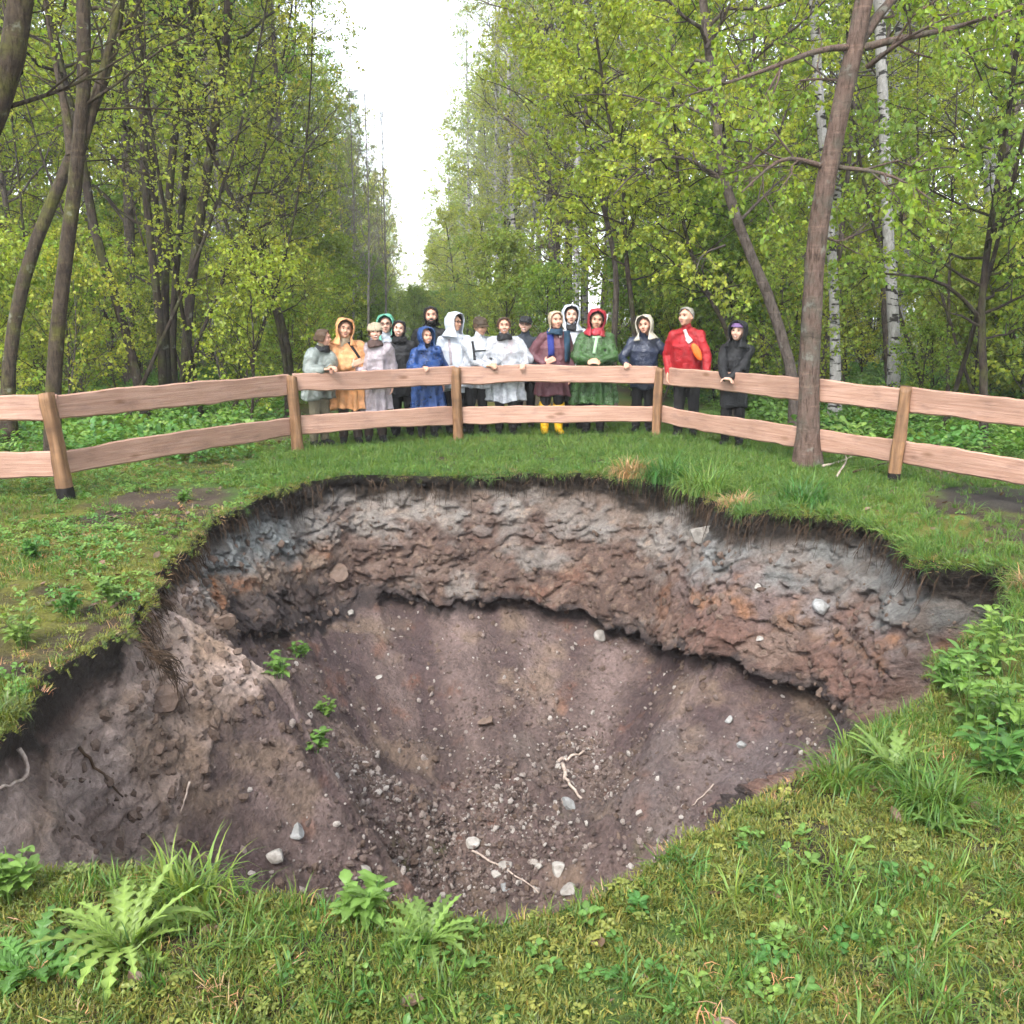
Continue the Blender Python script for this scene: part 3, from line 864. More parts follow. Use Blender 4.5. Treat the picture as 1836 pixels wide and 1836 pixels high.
# ---- kinds that repeat through the wood
PR = {
    'aspen0': tree_parts(201, straight(19, .6, .3), .15, .03, nb=34, t0=.16, blen=3.0, n2=8, l2=1.2, n3=5, l3=.5, nl=9, leaf=.088, bark=BARK_GREY, leafm=LEAF_OLIVE),
    'aspen1': tree_parts(202, straight(17, -.8, .4, 1), .13, .03, nb=34, t0=.12, blen=3.1, n2=8, l2=1.2, n3=5, l3=.5, nl=9, leaf=.09, bark=BARK_DARK, leafm=LEAF_LIME),
    'aspen2': tree_parts(203, straight(15, .4, -.5, 2), .12, .03, nb=30, t0=.10, blen=2.8, n2=8, l2=1.1, n3=5, l3=.5, nl=9, leaf=.085, bark=BARK_PALE, leafm=LEAF_GREEN),
    'birch0': tree_parts(204, straight(21, .5, .3), .15, .03, nb=38, t0=.28, blen=2.6, n2=8, l2=1.0, n3=6, l3=.65, nl=7, **{**BK, 'leaf': .068}),
    'birch1': tree_parts(205, straight(19, -.6, .3, 2), .13, .03, nb=36, t0=.30, blen=2.4, n2=8, l2=1.0, n3=6, l3=.65, nl=7, **{**BK, 'leaf': .068}),
    'maple0': tree_parts(206, straight(9, .7, .3), .09, .02, nb=28, t0=.16, blen=2.8, elev=(-5, 50), n2=8, l2=1.0, n3=5, l3=.42, nl=10, leaf=.076, droop=1.0, bark=BARK_GREY, leafm=LEAF_MAPLE),
    'maple1': tree_parts(207, straight(7.5, -.9, .4, 1), .075, .02, nb=26, t0=.14, blen=2.5, elev=(-5, 50), n2=8, l2=1.0, n3=5, l3=.42, nl=10, leaf=.076, droop=1.0, bark=BARK_DARK, leafm=LEAF_LIME),
    'maple2': tree_parts(208, straight(11, .5, .5, 3), .10, .02, nb=32, t0=.18, blen=2.7, elev=(-5, 50), n2=8, l2=1.0, n3=5, l3=.42, nl=10, leaf=.076, droop=1.0, bark=BARK_GREY, leafm=LEAF_MAPLE),
    'bare0': tree_parts(209, straight(16, .4, .2), .10, .02, nb=34, t0=.25, blen=2.0, elev=(35, 70), curl=.2, n2=9, l2=1.1, n3=6, l3=.55, nl=2, leaf=.045, bark=BARK_PALE, leafm=LEAF_GREY, twig_curl=.15),
    'aspen3': tree_parts(221, straight(18, .6, .3), .15, .03, nb=30, t0=.14, blen=3.2, n2=6, l2=1.3, n3=4, l3=.6, nl=7, leaf=.16, bark=BARK_GREY, leafm=LEAF_OLIVE, sides=6),
    'aspen4': tree_parts(222, straight(17, -.6, .3), .15, .03, nb=30, t0=.10, blen=3.2, n2=6, l2=1.3, n3=4, l3=.6, nl=7, leaf=.16, bark=BARK_GREY, leafm=LEAF_LIME, sides=6),
    'birch3': tree_parts(223, straight(20, .4, .3), .15, .03, nb=32, t0=.26, blen=2.6, n2=6, l2=1.1, n3=4, l3=.7, nl=7, **{**BK, 'leaf': .13}, sides=6),
    'bush0': tree_parts(210, straight(2.6, .2, .1), .03, .01, nb=16, t0=.03, blen=1.6, elev=(25, 75), n2=6, l2=.65, n3=5, l3=.32, nl=6, leaf=.07, droop=.7, bark=BARK_DARK, leafm=LEAF_MAPLE, sides=6),
    'bush1': tree_parts(211, straight(3.6, -.3, .2, 1), .035, .01, nb=26, t0=.03, blen=1.5, elev=(20, 70), n2=7, l2=.6, n3=5, l3=.3, nl=8, leaf=.085, droop=.8, bark=BARK_DARK, leafm=LEAF_GREEN, sides=6),
    'bush3': tree_parts(213, straight(3.2, .5, .2), .022, .008, nb=16, t0=.12, blen=1.6, elev=(5, 65), n2=6, l2=.65, n3=5, l3=.32, nl=5, leaf=.068, droop=.9, bark=BARK_GREY, leafm=LEAF_LIME, sides=6),
    'bush2': tree_parts(212, straight(1.7, .1, .1), .02, .008, nb=15, t0=.02, blen=1.1, elev=(20, 75), n2=6, l2=.45, n3=5, l3=.25, nl=6, leaf=.06, droop=.7, bark=BARK_DARK, leafm=LEAF_LIME, sides=6),
}
PR['stem0'] = tree_parts(231, straight(8, 3.0, .4), .045, .012, nb=12, t0=.3, blen=1.4, elev=(0, 50), n2=5, l2=.7, n3=4, l3=.35, nl=5, leaf=.06, bark=BARK_DARK, leafm=LEAF_LIME, sides=6)
PR['stem1'] = tree_parts(232, straight(10, 2.2, .7), .05, .012, nb=12, t0=.4, blen=1.5, elev=(0, 50), n2=5, l2=.7, n3=4, l3=.35, nl=5, leaf=.06, bark=BARK_DARK, leafm=LEAF_OLIVE, sides=6)
KINDNAME = {'stem': 'sapling', 'aspen': 'aspen_tree', 'birch': 'birch_tree', 'maple': 'young_maple', 'bare': 'bare_tree', 'bush': 'bush'}
ax_x = lambda y: .2 - .1035 * y            # middle of the overgrown track
rngF = np.random.default_rng(77)
placed = []
def fill(kind, x, y, sc, label, group):
    nm = KINDNAME[kind[:-1]]
    tree(nm, PR[kind], (x, y, gz1(x, y) - .05), label, 'bush' if nm == 'bush' else 'tree', group, rngF.uniform(0, 6.28), sc)
SIDE = {-1: 'left', 1: 'right'}
def scatter_trees(n, side, y0, y1, lat0, lat1, kinds, mind, sc, label, group, power=1.0):
    got = tries = 0
    while got < n and tries < n * 60:
        tries += 1
        y = y0 + (y1 - y0) * rngF.uniform() ** power
        x = ax_x(y) + side * rngF.uniform(lat0, lat1)
        if abs(x) > .60 * y + 3: continue
        pxx = 918 + F_PX * x / (y + .3)
        if 470 < pxx < 1410 and y < 17.5: continue
        if (1430 < pxx < 1625 and y < 21) or (235 < pxx < 440 and y < 18.5 and kinds[0] != 'stem0' and rngF.uniform() < .8): continue
        if any((x - a) ** 2 + (y - b) ** 2 < mind ** 2 for a, b in placed): continue
        placed.append((x, y))
        kd = kinds[rngF.integers(len(kinds))]
        fill(kd, x, y, sc * rngF.uniform(.82, 1.15), label[kd[:-1]] if isinstance(label, dict) else label, group[kd[:-1]] if isinstance(group, dict) else group)
        got += 1
def lab(side, far):
    s = SIDE[side]
    w = "far along the " + s + " side of the track" if far else "in the wood close behind the fence on the " + s
    L = {'stem': "thin slanting dark sapling " + w, 'aspen': "tall leafy spring-green tree " + w, 'birch': "tall thin birch with drooping twigs " + w, 'maple': "young maple with limp bright leaves " + w,
         'bare': "nearly leafless twiggy tree " + w, 'bush': "leafy green bush " + w}
    return L, {k: v.replace("tall leafy spring-green tree", "leafy trees").replace("tall thin birch with drooping twigs", "birches").replace("young maple with limp bright leaves", "young maples").replace("nearly leafless twiggy tree", "bare trees").replace("leafy green bush", "bushes").replace("thin slanting dark sapling", "slanting saplings") for k, v in L.items()}
for side in (-1, 1):
    near_l, near_g = lab(side, False)
    far_l, far_g = lab(side, True)
    scatter_trees(13 if side < 0 else 9, side, 14, 20, 3.4 if side < 0 else 5.2, 11, ['stem0', 'stem1'], .5, .9, near_l, near_g)
    if side < 0:
        scatter_trees(11, side, 19, 28, 4.6, 14, ['aspen0', 'aspen1', 'aspen2', 'maple2'], 1.9, .95, near_l, near_g)
        scatter_trees(48, side, 14.5, 26, 1.9, 12, ['bush0', 'bush2', 'bush2', 'bush3', 'bush3'], .8, .9, near_l, near_g)
        for px_, y_, s_ in ((655, 30, .52), (690, 40, .62), (628, 36, .62)):
            q_ = at(px_, 560, y_); placed.append((q_[0], y_)); fill('bare0', q_[0], y_, s_, far_l['bare'], far_g['bare'])
        scatter_trees(30, side, 25, 75, 3.9, 8.5, ['aspen0', 'aspen1', 'aspen2', 'maple2'], 2.0, 1.0, far_l, far_g)
        scatter_trees(30, side, 27, 60, 8.5, 26, ['aspen3', 'aspen4', 'aspen3', 'birch3'], 2.4, 1.05, far_l, far_g)
        scatter_trees(26, side, 70, 200, 3.2, 8.0, ['aspen3', 'aspen4', 'birch3'], 3, 1.0, far_l, far_g)
        scatter_trees(30, side, 24, 110, 2.4, 4.4, ['bush1', 'bush0'], 1.5, 1.2, far_l, far_g)
    else:
        scatter_trees(12, side, 15.5, 28, 5.2, 14, ['maple0', 'maple1', 'maple2', 'maple0'], 2.0, 1.0, near_l, near_g)
        scatter_trees(6, side, 20, 30, 6.5, 15, ['birch0', 'birch1'], 2.0, 1.05, near_l, near_g)
        scatter_trees(42, side, 14.0, 26, 4.6, 14, ['bush0', 'bush1', 'bush2', 'bush3'], .8, .95, near_l, near_g)
        scatter_trees(30, side, 27, 75, 4.8, 8.5, ['birch0', 'birch1', 'aspen0', 'aspen1', 'birch0'], 2.0, 1.05, far_l, far_g)
        scatter_trees(32, side, 27, 60, 8.5, 28, ['aspen3', 'aspen4', 'birch3', 'maple2'], 2.4, 1.05, far_l, far_g)
        scatter_trees(26, side, 70, 200, 3.6, 8.0, ['aspen3', 'aspen4', 'birch3'], 3, 1.0, far_l, far_g)
        scatter_trees(30, side, 24, 110, 2.6, 4.8, ['bush1', 'bush0', 'maple1'], 1.5, 1.0, far_l, far_g)
scatter_trees(26, 1, 55, 150, -3.2, 3.2, ['bush1', 'bush0'], 1.8, 1.0, "leafy bush closing the track far away", "bushes closing the far track")
for sd_ in (-1, 1):
    scatter_trees(30, sd_, 26, 46, 6, 26, ['bush1', 'bush3', 'bush0'], 1.6, 1.35, lab(sd_, True)[0], lab(sd_, True)[1])
# the end of the track, where the two sides meet
scatter_trees(14, 1, 200, 260, -9, 9, ['aspen3', 'birch3'], 3.5, .7, "tall leafy tree closing the far end of the track", "trees closing the far end of the track")

# near trees and bare trees can be counted: say which one from the left
ORD = ["first", "second", "third", "fourth", "fifth", "sixth", "seventh", "eighth", "ninth", "tenth", "eleventh", "twelfth", "thirteenth", "fourteenth", "fifteenth"]
by_label = {}
for o in COL.objects:
    if o.parent is None and o.get("group") and o.get("label") and "bush" not in o["label"]:
        by_label.setdefault(o["label"], []).append(o)
for lb, os_ in by_label.items():
    if 1 < len(os_) <= 15:
        for i, o in enumerate(sorted(os_, key=lambda q: q.location.x / q.location.y)):
            o["label"] = ORD[i] + " from left: " + lb.replace(" in the wood close behind", " close behind").replace("tall leafy spring-green", "tall leafy").replace(" with drooping twigs", "").replace(" with limp bright leaves", "")

# ================================================================ ground cover
def gn_scatter(name, protos, Pts, rot, scl, idx, label):
    """one object nobody could count: copies of small meshes on points"""
    pc = bpy.data.collections.new(name + "_kinds")
    for i, me in enumerate(protos):
        pc.objects.link(bpy.data.objects.new("%s_kind_%02d" % (name, i), me))
    me = bpy.data.meshes.new(name)
    me.vertices.add(len(Pts))
    me.vertices.foreach_set("co", np.asarray(Pts, np.float32).ravel())
    for nm, typ, key, arr in (("rot", 'FLOAT_VECTOR', "vector", rot), ("scl", 'FLOAT', "value", scl), ("idx", 'INT', "value", idx)):
        a = me.attributes.new(nm, typ, 'POINT')
        a.data.foreach_set(key, np.asarray(arr, np.int32 if typ == 'INT' else np.float32).ravel())
    o = obj(name, me)
    tag(o, label, kind="stuff")
    ng = bpy.data.node_groups.new(name, 'GeometryNodeTree')
    ng.interface.new_socket("Geometry", in_out='INPUT', socket_type='NodeSocketGeometry')
    ng.interface.new_socket("Geometry", in_out='OUTPUT', socket_type='NodeSocketGeometry')
    N = ng.nodes
    gi, go = N.new('NodeGroupInput'), N.new('NodeGroupOutput')
    ip = N.new('GeometryNodeInstanceOnPoints')
    ci = N.new('GeometryNodeCollectionInfo')
    ci.inputs['Collection'].default_value = pc
    ci.inputs['Separate Children'].default_value = True
    ci.inputs['Reset Children'].default_value = True
    ip.inputs['Pick Instance'].default_value = True
    def na(nm, typ):
        n = N.new('GeometryNodeInputNamedAttribute'); n.data_type = typ; n.inputs['Name'].default_value = nm
        return [s for s in n.outputs if s.enabled and s.name == 'Attribute'][0]
    er = N.new('FunctionNodeEulerToRotation')
    L = ng.links.new
    L(na("rot", 'FLOAT_VECTOR'), er.inputs[0])
    L(gi.outputs[0], ip.inputs['Points'])
    L(ci.outputs[0], ip.inputs['Instance'])
    L(na("idx", 'INT'), ip.inputs['Instance Index'])
    L(er.outputs[0], ip.inputs['Rotation'])
    L(na("scl", 'FLOAT'), ip.inputs['Scale'])
    L(ip.outputs[0], go.inputs[0])
    md = o.modifiers.new("scatter", 'NODES')
    md.node_group = ng
    return o

GRASS_M = leaf_material("grass_blades", (.092, .172, .034), trans=.35, hue=.025, var=.6)
MOSS_M = leaf_material("yellow_green_moss", (.152, .178, .040), trans=.3, hue=.03, var=.8)
HERB_M = leaf_material("herb_leaves", (.10, .19, .042), trans=.35, hue=.03, var=.6)
WEED_M = leaf_material("greyish_weed_leaves", (.125, .195, .045), trans=.35, hue=.015, var=.3)
DRY_M = leaf_material("dry_grass", (.34, .215, .115), trans=.25, hue=.02, var=.6)
LITTER_M = leaf_material("dead_leaves", (.105, .066, .042), trans=.1, hue=.02, var=.9)

def blades(rng, n, ln, spread, width, bend, seg=3):
    V, F, C = [], [], []
    for i in range(n):
        a = rng.uniform(0, 6.28); r = spread * rng.uniform() ** .6
        b = np.array([r * math.cos(a), r * math.sin(a), -.005])
        az = a + rng.normal() * .7
        L = ln * rng.uniform(.5, 1.15); k = bend * rng.uniform(.4, 1.4)
        d = np.array([math.cos(az), math.sin(az), 0]); s = np.array([-d[1], d[0], 0])
        t = np.linspace(0, 1, seg + 1)
        p = b + d * (L * np.sin(k * t ** 1.3) * .75 * t)[:, None] + np.array([0, 0, 1.]) * (L * t * np.cos(k * t * .85))[:, None]
        w = width * rng.uniform(.7, 1.3) * (1 - t ** 1.6)
        o = len(V)
        br = rng.uniform(.6, 1.3); yl = rng.uniform(-.2, .3)
        for j in range(seg):
            V += [p[j] - s * w[j], p[j] + s * w[j]]
        V.append(p[-1])
        for j in range(seg - 1):
            F.append((o + 2 * j, o + 2 * j + 1, o + 2 * j + 3)); F.append((o + 2 * j, o + 2 * j + 3, o + 2 * j + 2))
        F.append((o + 2 * seg - 2, o + 2 * seg - 1, o + 2 * seg))
        C += [(br * (1 + yl), br, br * (1 - yl * .5))] * (2 * seg + 1)
    return V, F, C

def leaf_strip(base, az, L, width, arch, lobes=0, tooth=.5, rng=None, n=9, fold=.25, up=.9, mid=1.25):
    """one real leaf: a blade with midrib, lobed edges and an arching line"""
    m = n if not lobes else lobes * 2 + 1
    t = np.linspace(0, 1, m + 1)
    d = np.array([math.cos(az), math.sin(az), 0]); s = np.array([-d[1], d[0], 0])
    ang = up - arch * t
    step = L / m
    p = [np.array(base, float)]
    for j in range(m):
        p.append(p[-1] + (d * math.cos(ang[j]) + np.array([0, 0, math.sin(ang[j])])) * step)
    p = np.array(p)
    w = width * np.sin(np.pi * np.clip(t * .9 + .1, 0, 1)) ** .8
    if lobes:
        w = w * np.where(np.arange(m + 1) % 2 == 1, 1.0, 1 - tooth)
        if rng is not None: w = w * rng.uniform(.8, 1.2, m + 1)
    w[-1] = .001
    fwd = d * (.35 * width if lobes else 0)
    upv = np.array([0, 0, 1.])
    Lf = p + s * w[:, None] + upv * (fold * w)[:, None] + fwd
    Rt = p - s * w[:, None] + upv * (fold * w)[:, None] + fwd
    V = np.stack([Lf, p, Rt], 1).reshape(-1, 3)
    F = []
    for j in range(m):
        a, b = 3 * j, 3 * j + 3
        F += [(a, a + 1, b + 1, b), (a + 1, a + 2, b + 2, b + 1)]
    br = 1.0 if rng is None else rng.uniform(.75, 1.25)
    C = np.tile(np.array([[br], [br * mid], [br]]), (m + 1, 1)) * np.ones((1, 3))
    return V, np.array(F), C

def join(parts):
    V, F, C, o = [], [], [], 0
    for v, f, c_ in parts:
        V.append(np.asarray(v, float)); F.append(np.asarray(f) + o); C.append(np.asarray(c_, float)); o += len(v)
    return np.concatenate(V), np.concatenate(F), np.concatenate(C)

def herb_proto(seed, n, h, leaf, wide=.38, mat=HERB_M):
    rng = np.random.default_rng(seed)
    ps = []
    for i in range(n):
        a = rng.uniform(0, 6.28); r = h * .8 * rng.uniform()
        ps.append(leaf_strip((r * math.cos(a), r * math.sin(a), h * rng.uniform(.15, 1.0)), a + rng.normal() * .5, leaf * rng.uniform(.6, 1.2), leaf * wide, rng.uniform(.3, 1.3),
                             0, .5, rng, n=4, up=rng.uniform(.0, .8)))
    V_, F_, C_ = join(ps)
    return mesh_np("herb", V_, F_, [mat], col=C_, smooth=False)

rg = np.random.default_rng(5)
def tuft(seed, n, ln, spread, width, bend, mat, seg=3):
    V_, F_, C_ = blades(np.random.default_rng(seed), n, ln, spread, width, bend, seg)
    return mesh_np("tuft", np.array(V_), np.array(F_), [mat], col=np.array(C_), smooth=False)
P_SHORT = [tuft(300 + i, 14, .075, .035, .0022, .9, GRASS_M) for i in range(4)]
P_LONG = [tuft(310 + i, 16, .20, .035, .0032, 1.5, GRASS_M, 4) for i in range(3)]
P_MOSS = [tuft(320 + i, 26, .030, .035, .0022, 1.2, MOSS_M, 2) for i in range(4)]
P_DRY = [tuft(330 + i, 10, .07, .05, .0016, 1.7, DRY_M, 3) for i in range(3)]
P_HERB = [herb_proto(340 + i, 11, .035, .024) for i in range(4)]
P_FHERB = [herb_proto(350 + i, 26, .20, .060) for i in range(4)]
P_MOSSY_HERB = [herb_proto(360 + i, 12, .018, .012, .40, MOSS_M) for i in range(3)]
def litter(seed):
    rng = np.random.default_rng(seed)
    V_, F_, C_ = leaf_strip((0, 0, .008), 0, .055, .018, -.9, rng=rng, n=5, up=-.2, fold=.5)
    return mesh_np("dead_leaf", V_, F_, [LITTER_M], col=C_, smooth=False)
P_LITTER = [litter(370 + i) for i in range(4)]

def region(n, x0, x1, y0, y1, margin=.01, wide=True):
    x = rg.uniform(x0, x1, n); y = rg.uniform(y0, y1, n)
    k_ = ~inside_pit(x, y, margin) & (np.abs(x) < .62 * y + 1.2)
    return x[k_], y[k_]
def thin(x, y, scale, seed, lo, hi):
    p = np.stack([x, y, x * 0], 1)
    k_ = rg.uniform(size=len(x)) < sstep(lo, hi, fbm(p, scale, 3, seed))
    return x[k_], y[k_]
BAREP = ((5.2, 9.2, 1.1, .7), (-3.3, 9.3, .6, .7))
def place(name, protos, xy, smin, smax, label, tilt=.25, sink=0.0):
    x, y = np.concatenate([a for a, b in xy]), np.concatenate([b for a, b in xy])
    ok = np.ones(len(x), bool)
    for bx, by, brx, bry in BAREP:
        ok &= (((x - bx) / brx) ** 2 + ((y - by) / bry) ** 2 > 1) | (rg.uniform(size=len(x)) < .12)
    for q in (sx for sx in []): pass
    x, y = x[ok], y[ok]
    n = len(x)
    z = ground_z(x, y) - sink
    rot = np.stack([rg.normal(size=n) * tilt, rg.normal(size=n) * tilt, rg.uniform(0, 6.28, n)], 1)
    gn_scatter(name, protos, np.stack([x, y, z], 1), rot, rg.uniform(smin, smax, n), rg.integers(0, len(protos), n), label)
NEAR = (-2.9, 2.9, 1.2, 4.4)
LEFT = (-8.5, -1.8, 3.4, 13.5)
RIGHT = (1.4, 8.0, 3.0, 13.5)
FAR = (-3.2, 4.4, 9.8, 17.5)
place("grass", P_SHORT, [thin(*region(7000, *NEAR), 1.6, 401, -.2, .6), thin(*region(9000, *LEFT), .8, 402, .0, .5), thin(*region(17000, *RIGHT), .9, 431, -.7, .1), region(15000, *FAR)], .7, 1.5, "short green grass growing around the pit")
place("long_grass", P_LONG, [thin(*region(900, *NEAR), 1.3, 403, .1, .5), thin(*region(3000, *RIGHT), .9, 404, -.3, .4), thin(*region(800, *LEFT), .9, 405, .1, .5), thin(*region(4000, *FAR), .8, 406, -.3, .4)], .5, 1.1, "longer arching grass on the banks")
place("moss", P_MOSS + P_MOSS[:3] + P_MOSSY_HERB[:1], [thin(*region(30000, *NEAR), 1.1, 407, -1.1, -.2), thin(*region(22000, *LEFT), .7, 408, -.5, .2), thin(*region(3500, *RIGHT), .8, 409, 0, .4)], .7, 1.5, "yellow-green moss carpeting the near edge and left bank", .2)
place("dry_grass", P_DRY, [thin(*region(2800, *NEAR), 1.4, 410, -.2, .6), thin(*region(3000, *LEFT), .9, 411, -.1, .5), thin(*region(1200, *RIGHT), 1, 412, .0, .5)], .6, 1.4, "dry straw-coloured grass among the moss", .4)
place("small_herbs", P_HERB, [thin(*region(1500, *NEAR), 1.8, 413, -.1, .5), thin(*region(12000, *LEFT), .8, 414, -.3, .3), thin(*region(1500, *RIGHT), 1, 415, -.1, .5), thin(*region(4000, *FAR), 1, 416, -.2, .4)], .6, 1.4, "low broad-leaved herbs in the turf")
place("leaf_litter", P_LITTER, [region(160, *NEAR), thin(*region(2600, *LEFT), 1, 417, -.3, .4), region(500, *RIGHT), thin(*region(2500, 3, 9, 9, 16), 1, 418, -.3, .4)], .6, 1.3, "brown dead leaves scattered on the ground", .35)
fx_, fy_ = rg.uniform(-17, 17, 16000), rg.uniform(11.5, 34, 16000)
lat = fx_ - ax_x(fy_)
keep = (np.abs(fx_) < .62 * fy_ + 1.5) & ((lat < -2.2 - .9 * rg.uniform(size=16000)) | (lat > 5.2 + rg.uniform(size=16000)) | (fy_ > 24) & (rg.uniform(size=16000) < .5))
# keep it behind the fence
fp = np.array(POSTS)
fline = np.interp(fx_, fp[:, 0], fp[:, 1])
keep &= (fy_ > fline + .35) & (fx_ > fp[0, 0] - 3)
place("undergrowth", P_FHERB, [(fx_[keep], fy_[keep])], .6, 1.7, "leafy undergrowth covering the forest floor behind the fence", .3)

# turf hanging over the lip of the pit, and roots below it
n = 6500
th_ = rg.uniform(-np.pi, np.pi, n)
tin = rg.uniform(-.05, .09, n)
r_ = rim_r(th_) + tin
x, y = CX + r_ * np.cos(th_), CY + r_ * np.sin(th_)
pn = fbm(np.stack([x, y, x * 0], 1), 1.2, 3, 420)
lush_ = sstep(-.25, .35, pn + .35 * (x > .8) * (y > 6.5) - .35 * (x < -1.2))
kp = rg.uniform(size=n) < .12 + .55 * lush_
th_, tin, x, y, lush_ = th_[kp], tin[kp], x[kp], y[kp], lush_[kp]
n = len(x)
z = ground_z(x, y) - np.where(tin < 0, rg.uniform(.0, .05, n), .0)
ax_dir = np.stack([np.cos(th_ + np.pi / 2), np.sin(th_ + np.pi / 2)], 1)
# tilt towards the hole: rotate about the tangent
tl = rg.uniform(.2, 1.35, n) * (tin < .05)
rot = np.zeros((n, 3))
for i in range(n):
    q = Matrix.Rotation(-tl[i], 3, Vector((ax_dir[i, 0], ax_dir[i, 1], 0))) @ Matrix.Rotation(rg.uniform(0, 6.28), 3, 'Z')
    rot[i] = q.to_euler('XYZ')
idx = np.where(rg.uniform(size=n) < .75 - .5 * lush_ + .2 * (y < 4), rg.integers(6, 10, n), np.where(rg.uniform(size=n) < .2, rg.integers(4, 6, n), rg.integers(0, 4, n)))
idx = np.where(rg.uniform(size=n) < .10, rg.integers(10, 12, n), idx)
gn_scatter("overhanging_turf", P_SHORT + P_LONG[:2] + P_MOSS + P_DRY[:2], np.stack([x, y, z], 1), rot, rg.uniform(.5, 1.1, n) * np.where(idx < 6, .6 + .4 * lush_, 1.2), idx, "grass and moss hanging over the lip of the pit")
n = 800
th_ = rg.uniform(R_(-15), R_(215), n)
r_ = rim_r(th_)
st_ = np.stack([CX + (r_ + .03) * np.cos(th_), CY + (r_ + .03) * np.sin(th_), 0 * th_], 1)
st_[:, 2] = ground_z(st_[:, 0], st_[:, 1]) - rg.uniform(.03, .14, n)
ln_ = rg.uniform(.05, .30, n) ** 1.0
K = 6
w = np.linspace(0, 1, K)[None, :, None]
inw = np.stack([-np.cos(th_), -np.sin(th_), 0 * th_], 1)
Rp = st_[:, None] + inw[:, None] * (.10 * w ** .5) + np.array([0, 0, -1.]) * ln_[:, None, None] * w + np.cumsum(rg.normal(size=(n, K, 3)), 1) * .010 * (w > 0)
Rv, Rf = tubes(Rp, np.repeat((rg.uniform(.0015, .005, n))[:, None], K, 1) * np.linspace(1, .4, K), 4)
k = Mat("root_bark", .9, .1); co = k.coord(); k.base(k.ramp(k.noise(co, 6, 2), [(.35, (.022, .015, .010)), (.7, (.10, .065, .042))]))
ROOT_M = k.m
tag(obj("roots", mesh_np("roots", Rv, Rf, [ROOT_M])), "fine roots dangling under the turf edge", kind="stuff")

# ---- stones
def stone_mesh(seed, sub=2, flat=.7, ang=.5):
    bm = bmesh.new()
    bmesh.ops.create_icosphere(bm, subdivisions=sub, radius=.5)
    v = np.array([q.co[:] for q in bm.verts])
    rng = np.random.default_rng(seed)
    for _ in range(7):                     # broken facets
        nrm = norm(rng.normal(size=3)); h = rng.uniform(.20, .40)
        dd = v @ nrm - h
        v = v - np.where(dd > 0, dd * (1 - .15 * (1 - ang)), 0)[:, None] * nrm
    v = v * (1 + .09 * fbm(v, 3, 3, seed))[:, None] * np.array([1.15, .9, flat])
    for q, p in zip(bm.verts, v): q.co = p
    f = np.array([[q.index for q in fa.verts] for fa in bm.faces])
    bm.free()
    return v, f
def stone_material(name, stops):
    k = Mat(name, .7, .35)
    oi = k.n("ShaderNodeObjectInfo")
    co = k.coord()
    n1 = k.noise(co, 9, 5, .65)
    k.base(k.mix(k.ramp(oi.outputs['Random'], stops), k.ramp(n1, [(.3, (.55, .53, .5)), (.7, (1.25, 1.25, 1.25))]), 1.0, 'MULTIPLY'))
    k.bump(n1, .6, .05)
    return k.m
GRAVEL_M = stone_material("gravel_stone", [(0, (.09, .065, .055)), (.45, (.155, .112, .095)), (.75, (.24, .185, .16)), (.9, (.36, .32, .29)), (1, (.50, .46, .42))])
PALE_M = stone_material("pale_stone", [(0, (.27, .25, .225)), (1, (.42, .395, .36))])
BROWN_M = stone_material("brown_clod", [(0, (.105, .070, .052)), (1, (.17, .12, .092))])
GREY_M = stone_material("grey_stone", [(0, (.24, .25, .25)), (1, (.32, .32, .31))])
gst = [stone_mesh(500 + i, 1) for i in range(6)]
gme = [mesh_np("pebble", v, f_, [GRAVEL_M], smooth=False) for v, f_ in gst]
cand = np.where((PIT_D > 1.12) & (PIT_D < 1.97) & (PIT_P[:, 1] > 5.2))[0]
prob = .02 + sstep(1.35, 1.7, PIT_D[cand]) * sstep(-.45, .35, fbm(PIT_P[cand], 1.3, 4, 430)) * (.35 + .65 * (PIT_P[cand, 0] < .9)) + .02
area = np.hypot(PIT_P[cand, 0] - fx, PIT_P[cand, 1] - fy)
prob = prob * area
prob /= prob.sum()
def pit_pts(nn, jit=.02):
    i = rg.choice(cand, nn, p=prob)
    return PIT_P[i] + rg.normal(size=(nn, 3)) * (jit, jit, .003)
n = 17000
sc_ = .012 + .055 * rg.uniform(size=n) ** 4 + .012 * rg.uniform(size=n)
gn_scatter("gravel", gme, pit_pts(n, .03), rg.uniform(0, 6.28, (n, 3)), sc_, rg.integers(0, 6, n), "stones and gravel strewn over the scree in the pit")
cme = [mesh_np("clod", stone_mesh(520 + i, 1, .8, .2)[0], stone_mesh(520 + i, 1, .8, .2)[1], [BROWN_M], smooth=False) for i in range(4)]
n = 4200
ledge = np.where((PIT_D > .3) & (PIT_D < 1.3) & (PIT_P[:, 1] > 4))[0]
pi_ = np.concatenate([PIT_P[rg.choice(ledge, n - 1100)], pit_pts(1100)])
gn_scatter("earth_crumbs", cme, pi_, rg.uniform(0, 6.28, (n, 3)), .02 + .10 * rg.uniform(size=n) ** 4, rg.integers(0, 4, n), "crumbs of earth clinging to the pit walls")

